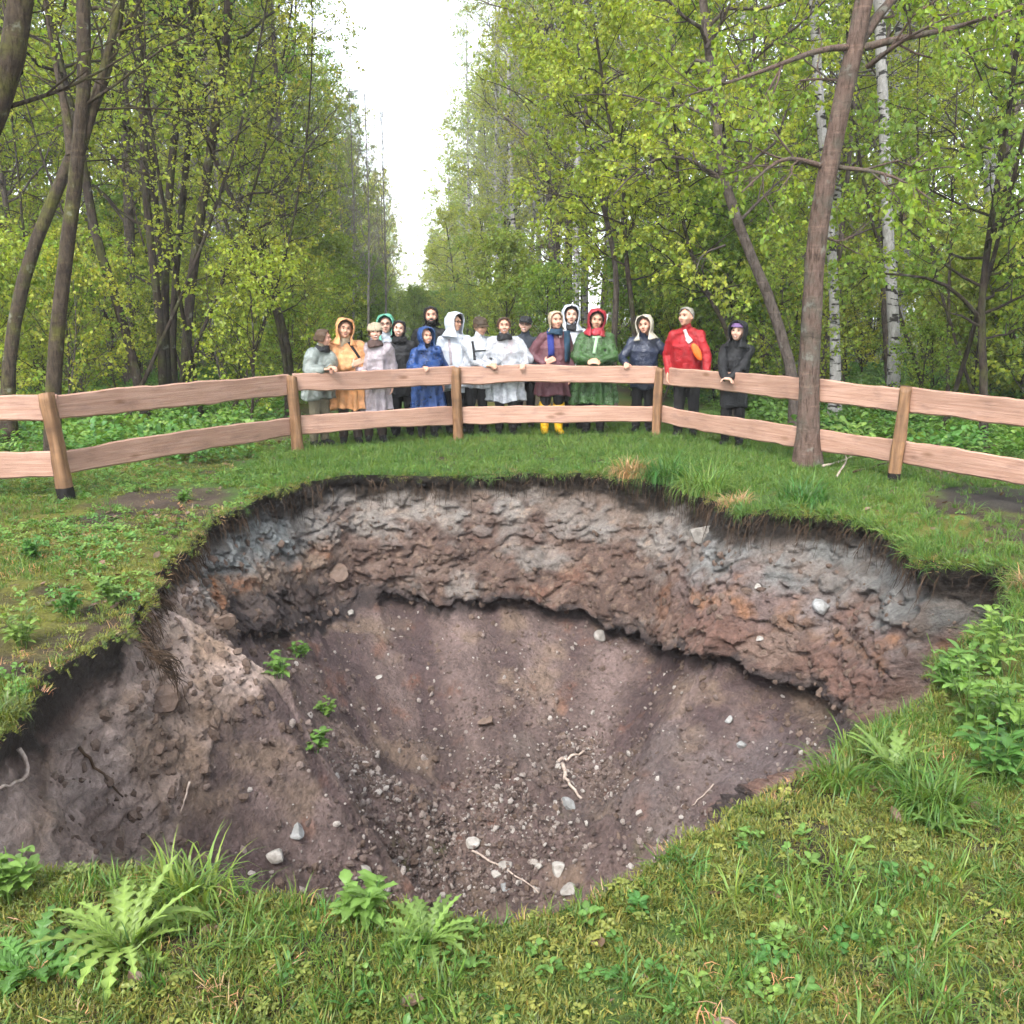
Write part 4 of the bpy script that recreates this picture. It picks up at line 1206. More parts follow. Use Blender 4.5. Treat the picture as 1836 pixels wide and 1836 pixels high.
def stone(px, py, wpx, mat, label, seed, flat=.7, name="stone", cat="stone"):
    h, nr = pit_hit(px, py)
    if h is None: return
    dist = (h - Vector((0, 0, CAM_H))).length
    s = wpx / F_PX * dist
    v, f_ = stone_mesh(seed, 3, flat, .9)
    o = obj(name, mesh_np(name, v * s, f_, [mat], smooth=False), None, h + nr * s * .12)
    q = nr.to_track_quat('Z', 'Y').to_euler()
    o.rotation_euler = (q.x * .6, q.y * .6, seed * 1.7)
    tag(o, label, cat)
for a in ((1075, 1142, 28, PALE_M, "upright white stone below the dark overhang, right of the middle"),
          (490, 1536, 38, PALE_M, "large pale grey stone at the lower left of the scree"),
          (1003, 1560, 32, PALE_M, "tall pale stone at the bottom of the scree, right of the twig"),
          (1018, 1447, 34, GREY_M, "flat bluish stone under the pale driftwood"),
          (1018, 1598, 30, PALE_M, "lowest pale stone in the heap beside the grass, right of the twig"),
          (845, 1512, 24, PALE_M, "pale stone at the upper end of the long twig"),
          (628, 1100, 16, PALE_M, "small white stone in the dark earth left of the middle"),
          (652, 1562, 26, PALE_M, "whitish stone low on the scree, left of the dark burrows"),
          (530, 1490, 34, GREY_M, "grey angular stone above the large pale one on the left"),
          (876, 1298, 34, BROWN_M, "reddish flat clod in the middle of the scree"),
          (606, 1026, 46, BROWN_M, "brown block lodged on the left ledge"),
          (1356, 1052, 14, PALE_M, "small white stone in the right wall"),
          (1362, 1146, 14, PALE_M, "small white stone below another in the right wall"),
          (1306, 1290, 18, GREY_M, "rounded stone on the bare right slope"),
          (1330, 1336, 20, GREY_M, "lower of two stones on the bare right slope"),
          (888, 1570, 22, PALE_M, "round pale pebble just below the long twig"),
          (966, 1556, 20, PALE_M, "round pale pebble right of the long twig"),
          (905, 1552, 24, PALE_M, "pale pebble touching the long twig"),
          (398, 1112, 44, BROWN_M, "brown slab leaning out of the left wall"),
          (1262, 962, 54, PALE_M, "big whitish clay lump high in the right wall"),
          (1478, 1090, 40, GREY_M, "grey clay lump in the far right wall"),
          (300, 1250, 70, BROWN_M, "largest brown clay block on the near left wall"),
          (905, 1592, 18, GREY_M, "small grey stone at the very bottom of the pit"),
          (680, 1215, 12, PALE_M, "tiny white stone on the upper scree, left of centre")):
    stone(*a, 600 + a[0] + a[1])

# ---- sticks
k = Mat("pale_dead_wood", .8, .2); co = k.coord('Object', (1, 1, 1)); k.base(k.ramp(k.noise(co, 25, 4), [(.3, (.22, .165, .13)), (.7, (.46, .38, .32))])); PALEWOOD = k.m
def stick(pts, r, mat, label, lift=.02, name="stick", on='pit', K=9):
    w = []
    for px, py in pts:
        if on == 'pit':
            h, nr = pit_hit(px, py)
            if h is None: continue
            h = np.array(h) + np.array(nr) * lift
        else:
            h = ground_at(px, py); h[2] = gz1(h[0], h[1]) + lift
        w.append(h)
    w = np.array(w)
    base = w[0].copy()
    q = smooth_path(w - base, K)
    rng = np.random.default_rng(int(pts[0][0] + pts[0][1]))
    q[1:-1] += rng.normal(size=(K - 2, 3)) * r * .5
    Vv, Ff = tubes(q[None], (r * np.linspace(1, .5, K))[None], 7)
    caps = np.array([list(range(7))[::-1], [(K - 1) * 7 + j for j in range(7)]])
    o = obj(name, mesh_np(name, Vv, [Ff, caps], [mat]), None, base)
    tag(o, label, name)
stick([(846, 1526), (890, 1552), (930, 1578), (972, 1604)], .010, PALEWOOD, "long pale twig lying at the bottom of the scree", .03)
stick([(138, 1338), (170, 1378), (195, 1408), (216, 1432)], .009, ROOT_M, "dark twig slanting down the near left wall", .02)
stick([(336, 1402), (328, 1430), (320, 1458)], .008, PALEWOOD, "short reddish stick on the dark left slope", .02)
stick([(1006, 1372), (1014, 1396), (1026, 1420), (1042, 1434)], .022, PALEWOOD, "curved pale driftwood on the lower scree", .02)
stick([(1000, 1366), (1026, 1358), (1056, 1344)], .018, PALEWOOD, "shorter greyish wood piece above the curved driftwood", .02)
stick([(1282, 1408), (1262, 1428), (1242, 1448)], .007, PALEWOOD, "straw-coloured stick at the grass edge on the right slope", .02)
stick([(-15, 1338), (22, 1345), (46, 1368), (50, 1392), (30, 1408), (-15, 1416)], .012, PALEWOOD, "pale root looping out of the wall at the left edge", .03, "root")
for i, (pts, r, lab_) in enumerate((([(1475, 838), (1530, 822), (1595, 800)], .016, "fallen branch lying left of the right fence post"), ([(1500, 858), (1520, 830), (1508, 800)], .013, "crooked dead stick at the foot of the maple"),
                    ([(1530, 848), (1580, 838), (1600, 830)], .012, "thin fallen branch close to the right fence post"), ([(300, 808), (340, 818), (372, 826)], .014, "dark branch lying under the left fence rail"),
                    ([(1640, 800), (1720, 812), (1830, 806)], .022, "long dark branch on the ground behind the right fence"))):
    stick(pts, r, PALEWOOD if i in (0, 1) else ROOT_M, lab_, .05, "fallen_branch", 'ground')

# ---- single plants that stand out
def rosette(seed, n, L, width, lobes, mat, up=(.5, 1.3), arch=(.8, 1.6), tooth=.55, mid=1.3, fold=.3):
    rng = np.random.default_rng(seed)
    ps = []
    for i in range(n):
        az = i * 2.4 + rng.uniform(-.3, .3)
        u = rng.uniform(*up)
        ps.append(leaf_strip((.01 * math.cos(az), .01 * math.sin(az), 0), az, L * rng.uniform(.6, 1.1), width * rng.uniform(.8, 1.2), rng.uniform(*arch), lobes, tooth, rng, up=u, mid=mid, fold=fold))
    V_, F_, C_ = join(ps)
    return mesh_np("leaves", V_, F_, [mat], col=C_, smooth=False)
def clump(seed, n, h, leaf, mat, stems=7):
    rng = np.random.default_rng(seed)
    ps, tb, tr = [], [], []
    for s in range(stems):
        a = rng.uniform(0, 6.28); hh = h * rng.uniform(.6, 1.1); lean = h * .45 * rng.uniform()
        tip = np.array([lean * math.cos(a), lean * math.sin(a), hh])
        b = np.array([math.cos(a), math.sin(a), 0]) * h * .18 * rng.uniform()
        q = b + (tip) * np.linspace(0, 1, 5)[:, None]
        tb.append(q); tr.append(np.linspace(.004, .0015, 5))
        for j in range(n // stems):
            t = rng.uniform(.2, 1.0)
            ps.append(leaf_strip(b + tip * t, rng.uniform(0, 6.28), leaf * rng.uniform(.6, 1.2) * (1.15 - .4 * t), leaf * .26, rng.uniform(.6, 1.4), 3, .25, rng, up=rng.uniform(.2, .9)))
    Vs, Fs = tubes(np.array(tb), np.array(tr), 5)
    V_, F_, C_ = join(ps)
    return mesh_np("leaves", V_, F_, [mat], col=C_, smooth=False), mesh_np("stem", Vs, Fs, [mat], col=np.ones((len(Vs), 3)) * .9)
def put_plant(name, label, cat, px, py, meshes, on='ground', sc=1.0):
    if on == 'pit':
        h, nr = pit_hit(px, py); h = np.array(h)
    else:
        h = ground_at(px, py)
        for _ in range(60):                 # roots stay on firm ground
            if not inside_pit(h[:1], h[1:2], .07)[0]: break
            h[:2] += norm(h[:2] - (CX, CY)) * .03
        h[2] = gz1(h[0], h[1])
    t = thing(name, label, cat, h)
    t.scale = (sc,) * 3
    for m_ in meshes:
        obj(m_.name.split('.')[0], m_, t)
put_plant("thistle", "large pale spiny thistle rosette in the bottom left corner", "plant", 225, 1700, [rosette(701, 36, .27, .024, 8, WEED_M, (.2, 1.4), (.6, 2.4), .68, 1.6)])
put_plant("thistle", "smaller dark green thistle at the left edge of the near bank", "plant", 55, 1740, [rosette(702, 26, .22, .024, 7, HERB_M, (.3, 1.2), (.7, 1.6), .7)])
put_plant("thistle", "bright toothed weed at the near edge, bottom centre", "plant", 765, 1690, [rosette(703, 32, .17, .020, 7, WEED_M, (.4, 1.4), (.8, 1.8), .65)])
put_plant("thistle", "silvery weed at the pit edge on the near right", "plant", 1600, 1385, [rosette(704, 26, .22, .020, 7, WEED_M, (.4, 1.4), (.7, 1.7), .65)])
put_plant("thistle", "pale spiny weed right of the silvery one", "plant", 1680, 1480, [rosette(705, 18, .16, .017, 6, WEED_M, (.3, 1.2), (.7, 1.6), .65)])
for i, (px, py, h_, lab_) in enumerate(((1745, 1300, .34, "leafy mugwort clump above the silvery weed on the right bank"), (1800, 1210, .34, "tall leafy clump at the right picture edge"),
                         (1700, 1240, .28, "leafy clump right at the pit edge on the right"), (1790, 1400, .26, "low leafy clump below the tall ones at the right edge"), (1830, 1330, .30, "leafy clump cut by the right picture edge"))):
    put_plant("mugwort", lab_, "plant", px, py, clump(710 + i, 90, h_, .085, HERB_M, 12))
for i, (px, py, h_, lab_) in enumerate(((120, 1100, .20, "broad-leaved clump on the left bank edge"), (40, 1150, .22, "bluish leafy clump at the left edge of the bank"), (200, 1085, .16, "leafy clump hanging over the left pit edge"),
                         (60, 1000, .15, "small leafy clump on the left mossy bank"), (330, 900, .12, "bright low clump on the left bank near the fence"), (25, 1610, .16, "yellowish leafy clump at the near left pit edge"),
                         (655, 1640, .12, "small bright clump at the near pit edge, left of centre"))):
    put_plant("ground_elder", lab_, "plant", px, py, clump(720 + i, 70, h_, .075, WEED_M if i in (1, 2) else HERB_M, 10))
for i, (px, py, h_, w_, m_, lab_) in enumerate(((1190, 862, .50, 80, HERB_M, "big lush grass clump drooping over the far rim"), (1262, 880, .46, 70, HERB_M, "grass clump right of the big one on the far rim"),
                         (1440, 905, .42, 70, HERB_M, "grass clump on the far right rim"), (1112, 866, .30, 70, DRY_M, "reddish dry grass clump on the far rim"), (1320, 905, .22, 40, DRY_M, "orange dry grass tuft on the right rim"),
                         (1670, 1440, .24, 60, GRASS_M, "bluish grass clump behind the silvery weed"), (1510, 1400, .20, 40, GRASS_M, "grass tuft overhanging the near right pit edge"), (350, 1600, .22, 40, GRASS_M, "dark grass tuft at the near left edge"),
                         (1780, 1060, .25, 50, DRY_M, "straw-coloured grass over the dark hollow on the right"), (60, 1260, .14, 60, MOSS_M, "orange mossy hummock at the left pit edge"))):
    put_plant("grass_clump", lab_, "plant", px, py, [tuft(740 + i, w_ * 4, h_, .22 if i < 4 else .12, .0055 if i < 4 else .0042, 1.7, m_, 5)])
for i, (px, py, lab_) in enumerate(((500, 1215, "small green weed high on the left of the scree"), (585, 1285, "small bright weed in the middle left of the scree"), (566, 1352, "little weed beside the mossy stones on the scree"), (540, 1178, "tiny weed at the top of the scree"))):
    put_plant("scree_weed", lab_, "plant", px, py, clump(760 + i, 36, .16, .09, HERB_M, 6), 'pit')

# ================================================================ people
_sp_cache = {}
def unit_sphere(n=14, m=9):
    if (n, m) in _sp_cache: return _sp_cache[(n, m)]
    V_ = [(0, 0, -1)]
    for j in range(1, m):
        a = -math.pi / 2 + math.pi * j / m
        for i in range(n):
            b = 2 * math.pi * i / n
            V_.append((math.cos(a) * math.cos(b), math.cos(a) * math.sin(b), math.sin(a)))
    V_.append((0, 0, 1))
    F_ = []
    for i in range(n):
        F_.append((0, 1 + (i + 1) % n, 1 + i))
        F_.append((len(V_) - 1, 1 + (m - 2) * n + i, 1 + (m - 2) * n + (i + 1) % n))
    for j in range(m - 2):
        for i in range(n):
            a, b = 1 + j * n + i, 1 + j * n + (i + 1) % n
            F_ += [(a, b, b + n), (a, b + n, a + n)]
    _sp_cache[(n, m)] = (np.array(V_, float), np.array(F_))
    return _sp_cache[(n, m)]

def cap_(p0, p1, r0, r1, n=14, m=9):
    s, f_ = unit_sphere(n, m)
    p0, p1 = np.array(p0, float), np.array(p1, float)
    d = p1 - p0
    L = np.linalg.norm(d)
    d = d / max(L, 1e-6)
    u = norm(np.cross(d, np.array([0, 1., 0]) if abs(d[1]) < .9 else np.array([1., 0, 0])))
    w = np.cross(d, u)
    v = s[:, :1] * u + s[:, 1:2] * w + s[:, 2:] * d
    up = (s[:, 2:] >= -1e-6)
    return np.where(up, p1 + v * r1, p0 + v * r0), f_

def ell_(c, r, M=None):
    s, f_ = unit_sphere(16, 10)
    v = s * np.array(r, float)
    return v + np.array(c, float), f_

def union_mesh(shapes):
    V_, F_, o = [], [], 0
    for v, f_ in shapes:
        V_.append(v); F_.append(f_ + o); o += len(v)
    return mesh_np("union", np.concatenate(V_), np.concatenate(F_))

QUEUE = []
def remesh_later(shapes, voxel, smooth, done):
    o = bpy.data.objects.new("tmp", union_mesh(shapes))
    COL.objects.link(o)
    m_ = o.modifiers.new("r", 'REMESH'); m_.mode = 'VOXEL'; m_.voxel_size = voxel
    if smooth:
        s = o.modifiers.new("s", 'SMOOTH'); s.iterations = smooth; s.factor = .5
    QUEUE.append((o, done))

def flush():
    dg = bpy.context.evaluated_depsgraph_get()
    dg.update()
    res = []
    for o, done in QUEUE:
        ev = o.evaluated_get(dg)
        me = bpy.data.meshes.new_from_object(ev)
        nv = len(me.vertices)
        v = np.zeros(nv * 3, np.float32); me.vertices.foreach_get("co", v)
        nrm = np.zeros(nv * 3, np.float32); me.vertices.foreach_get("normal", nrm)
        res.append((me, v.reshape(-1, 3).astype(float), nrm.reshape(-1, 3).astype(float), done))
    for o, _ in QUEUE:
        me = o.data
        bpy.data.objects.remove(o, do_unlink=True)
        bpy.data.meshes.remove(me)
    QUEUE.clear()
    for me, v, nrm, done in res:
        done(me, v, nrm)

def finish(me, v, name, mat, parent):
    me.vertices.foreach_set("co", v.astype(np.float32).ravel())
    me.polygons.foreach_set("use_smooth", np.ones(len(me.polygons), bool))
    me.materials.clear(); me.materials.append(mat)
    me.name = name
    me.update()
    return obj(name, me, parent)

def cloth(name, c, rough=.55, spec=.4, alpha=1.0, sheen=0.0):
    k = Mat("cloth_" + name, rough, spec)
    co = k.coord()
    n1 = k.noise(co, 7, 4, .6)
    k.base(k.mix(c, k.ramp(n1, [(.3, (.72, .72, .72)), (.7, (1.2, 1.2, 1.2))]), 1.0, 'MULTIPLY'))
    n2 = k.n('ShaderNodeTexNoise', Scale=11, Detail=3, Roughness=.55, Distortion=1.2); k.l(co, n2.inputs['Vector'])
    ab = k.n('ShaderNodeMath', operation='PINGPONG'); k.l(n2.outputs['Fac'], ab.inputs[0]); ab.inputs[1].default_value = .12
    k.bump(ab.outputs[0], .5, .09)
    if alpha < 1:
        tr = k.n("ShaderNodeBsdfTransparent")
        mx = k.n("ShaderNodeMixShader")
        rmp = k.ramp(k.noise(co, 9, 4, .6), [(.3, (alpha * .6,) * 3), (.7, (min(1, alpha * 1.35),) * 3)])
        k.l(rmp, mx.inputs[0]); k.l(tr.outputs[0], mx.inputs[1]); k.l(k.b.outputs[0], mx.inputs[2])
        k.l(mx.outputs[0], k.out.inputs[0])
    return k.m
def skin(name, c):
    k = Mat("skin_" + name, .5, .35)
    co = k.coord()
    k.base(k.mix(c, k.ramp(k.noise(co, 14, 3), [(.3, (.85, .78, .75)), (.7, (1.1, 1.1, 1.1))]), 1.0, 'MULTIPLY'))
    return k.m
SK = {'fair': skin('fair', (.58, .36, .27)), 'rosy': skin('rosy', (.54, .30, .215)), 'tan': skin('tan', (.48, .28, .19))}
EYE_M = cloth('eye', (.012, .009, .008), .2, .5)
LIP_M = cloth('lips', (.36, .14, .115), .45)
TOOTH_M = cloth('teeth', (.65, .62, .57), .35)
HAIRS = {'brown': cloth('hair_brown', (.075, .042, .022), .6), 'dark': cloth('hair_dark', (.012, .009, .008), .5), 'blond': cloth('hair_blond', (.40, .32, .215), .6),
         'grey': cloth('hair_grey', (.24, .22, .19), .7)}
CL = {k_: cloth(k_, *v) for k_, v in {
    'black': ((.010, .010, .011), .6, .35), 'navy': ((.014, .020, .042), .38, .5), 'darknavy': ((.018, .024, .036), .6, .35), 'red': ((.28, .010, .014), .5, .3),
    'orange': ((.76, .36, .15), .4, .45, .92), 'blue': ((.018, .058, .20), .36, .5, .88), 'green': ((.045, .105, .028), .4, .45, .88), 'redhood': ((.30, .018, .030), .4, .45), 'mint': ((.11, .36, .25), .42, .45),
    'white': ((.46, .49, .54), .45, .45), 'lilac': ((.40, .345, .365), .30, .6, .80), 'clear': ((.46, .48, .51), .25, .7, .70), 'greyclear': ((.24, .27, .245), .28, .7, .86),
    'maroon': ((.105, .040, .048), .55, .35), 'scarfblue': ((.018, .028, .16), .7, .25), 'teal': ((.018, .045, .075), .7, .25), 'brownscarf': ((.085, .055, .048), .8, .2), 'beige': ((.42, .35, .25), .85, .15),
    'cream': ((.40, .36, .29), .8, .2), 'brown': ((.06, .042, .028), .7, .25), 'purple': ((.17, .10, .22), .7, .25), 'yellow': ((.72, .42, .012), .35, .5), 'bag': ((.80, .13, .012), .5, .4),
    'dark': ((.013, .012, .012), .75, .25), 'brownpants': ((.035, .025, .02), .75, .25), 'paleT': ((.30, .45, .28), .4, .4), 'pinkwhite': ((.62, .46, .44), .6, .3), 'khaki': ((.15, .13, .085), .8, .2)}.items()}

FP = np.array(POSTS)
def fence_y(px):
    k_ = (px - 918) / F_PX
    for y in np.arange(5, 17, .005):
        x = k_ * y * 1.0 / (math.cos(PITCH) + .20 * math.sin(PITCH))
        if FP[0, 0] < x < FP[-1, 0]:
            # boundary of the polygon seen from the camera: first crossing
            for i in range(len(FP) - 1):
                x0, y0 = FP[i]; x1, y1 = FP[i + 1]
                if min(x0, x1) <= x <= max(x0, x1) and abs(x1 - x0) > .2:
                    yy = y0 + (y1 - y0) * (x - x0) / (x1 - x0)
                    if yy <= y: return y
    return 13.9

def rotz(a):
    return np.array([[math.cos(a), -math.sin(a), 0], [math.sin(a), math.cos(a), 0], [0, 0, 1]])
def rotx(a):
    return np.array([[1, 0, 0], [0, math.cos(a), -math.sin(a)], [0, math.sin(a), math.cos(a)]])

HOODP = (np.array([0, .2, .4, .6, .8, 1.0]), np.array([.138, .118, .050, -.03, -.105, -.185]), np.array([.012, .088, .118, .116, .100, .165]), np.array([.012, .095, .128, .122, .105, .135]))
def shell(open_v, open_a, v0=0.0, v1=1.0, s=(1, 1, 1), nv=22, nu=34, prof=HOODP, fwd=.02, fold=.006, seed=0, back=0.0):
    """open shell round a head (hood, hair, headscarf): centre at the head, face opening at -Y"""
    vs = np.linspace(v0, v1, nv)
    z = np.interp(vs, prof[0], prof[1]); rx_ = np.interp(vs, prof[0], prof[2]); ry_ = np.interp(vs, prof[0], prof[3])
    a0 = np.radians(np.interp(vs, open_v, open_a))
    V_ = np.zeros((nv, nu, 3))
    for i in range(nv):
        ph = np.linspace(a0[i], 2 * np.pi - a0[i], nu)
        edge = np.exp(-((ph - a0[i]) / .35) ** 2) + np.exp(-((2 * np.pi - a0[i] - ph) / .35) ** 2)
        V_[i, :, 0] = np.sin(ph) * rx_[i] * s[0]
        V_[i, :, 1] = -np.cos(ph) * ry_[i] * s[1] - fwd * edge * (a0[i] > .05) + back * np.clip(-np.cos(ph), 0, 1) * 0
        V_[i, :, 2] = z[i] * s[2]
    p = V_.reshape(-1, 3)
    p = p + norm(p) * (fold * fbm(p * (1, 1, .6), 18, 3, 900 + seed))[:, None]
    idx_ = np.arange(nv * nu).reshape(nv, nu)
    F_ = np.stack([idx_[:-1, :-1], idx_[1:, :-1], idx_[1:, 1:], idx_[:-1, 1:]], -1).reshape(-1, 4)
    return p, F_

def sheet_obj(name, V_, F_, mat, parent, thick=.008):
    o = obj(name, mesh_np(name, V_, F_, [mat]), parent)
    m_ = o.modifiers.new("thickness", 'SOLIDIFY'); m_.thickness = thick; m_.offset = 0
    return o

def limb_ik(sh, target, l1, l2, pole):
    d = target - sh
    L = np.linalg.norm(d)
    mx = (l1 + l2) * .985
    if L > mx:
        target = sh + d / L * mx; L = mx; d = target - sh
    a = (l1 * l1 - l2 * l2 + L * L) / (2 * L)
    h = math.sqrt(max(l1 * l1 - a * a, 0))
    dn = d / L
    pv = pole - dn * np.dot(pole, dn)
    pv = pv / max(np.linalg.norm(pv), 1e-6)
    return sh + dn * a + pv * h, target

def hand_shapes(w, dirn, nrm, side, k, grip):
    """palm, four bent fingers of different lengths, thumb from the side of the palm"""
    dirn = norm(np.array(dirn, float)); nrm = norm(np.array(nrm, float) - dirn * np.dot(nrm, dirn))
    lat_ = np.cross(dirn, nrm) * side
    sh = []
    pl = .078 * k
    for o_ in (-.026, -.009, .009, .026):
        sh.append(cap_(w + lat_ * o_ * .7 * k, w + dirn * pl + lat_ * o_ * k, .017 * k, .014 * k, 8, 6))
    for o_, ln in zip((-.030, -.010, .010, .029), (.060, .074, .079, .070)):
        b = w + dirn * pl + lat_ * o_ * k
        d1_ = norm(dirn * math.cos(grip * .5) + nrm * math.sin(grip * .5) + lat_ * o_ * 2)
        m1 = b + d1_ * ln * .52 * k
        d2_ = norm(dirn * math.cos(grip * 1.25) + nrm * math.sin(grip * 1.25) + lat_ * o_ * 2)
        sh.append(cap_(b, m1, .0100 * k, .0092 * k, 8, 6)); sh.append(cap_(m1, m1 + d2_ * ln * .5 * k, .0092 * k, .0078 * k, 8, 6))
    tb = w + dirn * .022 * k - lat_ * .026 * k
    t1 = tb + norm(dirn * .6 - lat_ * .75 + nrm * .25) * .042 * k
    sh.append(cap_(tb, t1, .0125 * k, .0110 * k, 8, 6)); sh.append(cap_(t1, t1 + norm(dirn * .9 - lat_ * .25 + nrm * .5) * .032 * k, .0110 * k, .0090 * k, 8, 6))
    return sh

def person(px, top, dy, label, body_yaw=0, head_yaw=0, head_pitch=0, hands=(None, None), up=None, inner='dark', legs='dark', boots='dark', skin_='fair',
           upper='jacket', hem=.80, flare=0.0, hood=None, hair=None, hair_len=.72, cap=None, beanie=None, scarf=None, smile=False, beard=False, glasses=False,
           wide=1.0, extra=None, hooded_top=.03, seed=0, boot_h=.12, width=1.0, chest=0.0, lean=None):
    yf = fence_y(px)
    y = yf + dy
    w0 = at(px, top, y)
    gz = gz1(w0[0], y)
    H = w0[2] - gz - (hooded_top if (hood or cap or beanie) else .012)
    k = H / 1.68
    rz = -math.atan2(w0[0], y) + R_(body_yaw)
    root = thing("person", label, "person", (w0[0], y, gz), rz, "group of people standing behind the fence")
    Rw = rotz(-rz)
    def loc(p):  # world -> local
        return Rw @ (np.array(p, float) - np.array([w0[0], y, gz]))
    lean_ = (.16 if any(isinstance(h_, tuple) for h_ in hands) else .03) if lean is None else lean
    sway = .05 * math.sin(seed * 2.3)
    J = lambda x, y_, z: np.array([x * wide + sway * max(0, z - .85), y_ - lean_ * max(0, z - .85), z]) * k
    def shear(v):
        v = np.array(v, float); t = np.maximum(0, v[:, 2] / k - .85) * k
        v[:, 0] += sway * t; v[:, 1] -= lean_ * t
        return v
    # -- skeleton
    shl, elb, wri, hdir, hn, grips = {}, {}, {}, {}, {}, {}
    for sd, tg in ((-1, hands[0]), (1, hands[1])):
        s0 = J(sd * .172, .0, 1.345)
        if tg is None:
            t_ = J(sd * .245, -.06, .86); pole = np.array([sd * .5, .8, 0]); hd = np.array([sd * .02, -.15, -1.]); nn = np.array([-sd * .9, -.3, 0]); g = .5
        elif tg == 'front':
            t_ = J(sd * .06, -.24, 1.02); pole = np.array([sd * 1., .2, -.6]); hd = np.array([-sd * .8, -.5, .1]); nn = np.array([0, .7, -.6]); g = .7
        else:
            tx, ty, tdy, mode = tg
            t_ = loc(at(tx, ty, yf + .085 + tdy)); pole = np.array([sd * .8, .4, -.7])
            if mode == 'rail':
                hd = np.array([-sd * .15, -1., .05]); nn = np.array([0, -.25, -1.]); g = 1.15; t_ = t_ + np.array([0, .060, .040])
            elif mode == 'chest':
                hd = np.array([-sd * .85, -.15, .45]); nn = np.array([0, 1., 0]); g = .15
            else:
                hd = np.array([-sd * .9, -.45, .0]); nn = np.array([0, -.2, -1.]); g = .9
            hd = hd
        e_, t_ = limb_ik(s0, t_, .285 * k, .255 * k, pole)
        shl[sd], elb[sd], wri[sd], hdir[sd], hn[sd], grips[sd] = s0, e_, t_, hd, nn, g
    kh = k * 1.12
    hc = J(0, -.012, 1.588)
    roll = R_(7 * math.sin(seed * 4.1))
    Rh = rotz(R_(head_yaw)) @ rotx(R_(head_pitch)) @ np.array([[math.cos(roll), 0, math.sin(roll)], [0, 1, 0], [-math.sin(roll), 0, math.cos(roll)]])
    hp = lambda x, y_, z: hc + Rh @ (np.array([x, y_, z]) * kh)
    def hell(c_, r):
        v, f_ = ell_((0, 0, 0), np.array(r) * kh)
        return hp(*c_) + (Rh @ v.T).T, f_
    # -- body: one continuous skin
    B_ = [ell_(J(0, 0, 1.20), np.array([.145 * wide, .092, .17]) * k), ell_(J(0, 0, 1.05), np.array([.135 * wide, .095, .17]) * k), ell_(J(0, .01, .92), np.array([.155 * wide, .115, .12]) * k),
          cap_(J(-.155, 0, 1.335), J(0, 0, 1.375), .042 * k, .048 * k), cap_(J(.155, 0, 1.335), J(0, 0, 1.375), .042 * k, .048 * k), cap_(J(0, .01, 1.38), hp(0, .012, -.06), .056 * k, .050 * k),
          hell((0, .008, .005), (.073, .090, .092)), hell((0, -.030, -.052), (.052, .055, .052)), hell((0, -.062, -.084), (.022, .020, .018)),
          hell((.033, -.055, -.025), (.03, .028, .03)), hell((-.033, -.055, -.025), (.03, .028, .03)), hell((0, -.075, .030), (.052, .018, .013)),
          hell((.076, .012, -.008), (.011, .021, .032)), hell((-.076, .012, -.008), (.011, .021, .032)),
          cap_(hp(0, -.080, .012), hp(0, -.102, -.022), .009 * k, .0135 * k, 8, 6), cap_(hp(-.013, -.092, -.026), hp(.013, -.092, -.026), .009 * k, .009 * k, 8, 6)]
    leg = {}
    for sd in (-1, 1):
        hip, kn, an = J(sd * .085, .01, .88), J(sd * .092, -.012, .48), J(sd * .10, .02, .09)
        leg[sd] = (hip, kn, an)
        B_ += [cap_(hip, kn, .086 * k, .058 * k), cap_(kn, an, .056 * k, .040 * k), cap_(an + (0, .01, -.045), an + np.array([sd * .015, -.14, -.055]) * k, .040 * k, .033 * k)]
        B_ += [cap_(shl[sd], elb[sd], .052 * k, .042 * k), cap_(elb[sd], wri[sd], .040 * k, .027 * k)]
        B_ += hand_shapes(wri[sd], hdir[sd], hn[sd], sd, k * 1.08, grips[sd])
    remesh_later(B_, .0105, 1, lambda me, v, n_: finish(me, v, "body", SK[skin_], root))
    # -- face
    for sd in (-1, 1):
        v, f_ = hell((sd * .030, -.0815, .012), (.0115, .006, .0052)); obj("eye", mesh_np("eye", v, f_, [EYE_M]), root)
        v, f_ = hell((sd * .031, -.0895, .034), (.019, .006, .0034)); obj("eyebrow", mesh_np("eyebrow", v, f_, [HAIRS['grey' if hair == 'grey' else 'blond' if hair == 'blond' else 'brown']]), root)
    if smile:
        v, f_ = hell((0, -.086, -.055), (.027, .011, .010)); obj("lips", mesh_np("lips", v, f_, [LIP_M]), root)
        v, f_ = hell((0, -.091, -.054), (.021, .009, .0052)); obj("teeth", mesh_np("teeth", v, f_, [TOOTH_M]), root)
    else:
        v, f_ = hell((0, -.087, -.055), (.021, .009, .0065)); obj("lips", mesh_np("lips", v, f_, [LIP_M]), root)
    # -- trousers and boots
    T_ = [ell_(J(0, .01, .90), np.array([.172 * wide, .135, .13]) * k)]
    for sd in (-1, 1):
        hip, kn, an = leg[sd]
        low_ = an + np.array([0, 0, .02]) if boot_h < .2 else kn + np.array([0, 0, -.02])
        T_ += [cap_(hip, kn, .104 * k, .080 * k), cap_(kn, low_, .078 * k, (.066 if boot_h < .2 else .076) * k)]
    def trs(me, v, n_):
        v = v + n_ * (.010 * fbm(v * (1, 1, 1.8), 9, 3, seed + 3))[:, None]
        finish(me, v, "trousers", CL[legs], root)
    remesh_later(T_, .018, 2, trs)
    for sd in (-1, 1):
        hip, kn, an = leg[sd]
        top_ = an + np.array([0, 0, boot_h]) * k
        remesh_later([cap_(an + (0, .012, -.04), an + np.array([sd * .015, -.15, -.05]) * k, .052 * k, .046 * k), cap_(an + (0, 0, -.03), top_, .056 * k, (.062 if boot_h < .2 else .088) * k)],
                     .014, 2, lambda me, v, n_: finish(me, v, "boot", CL[boots], root))
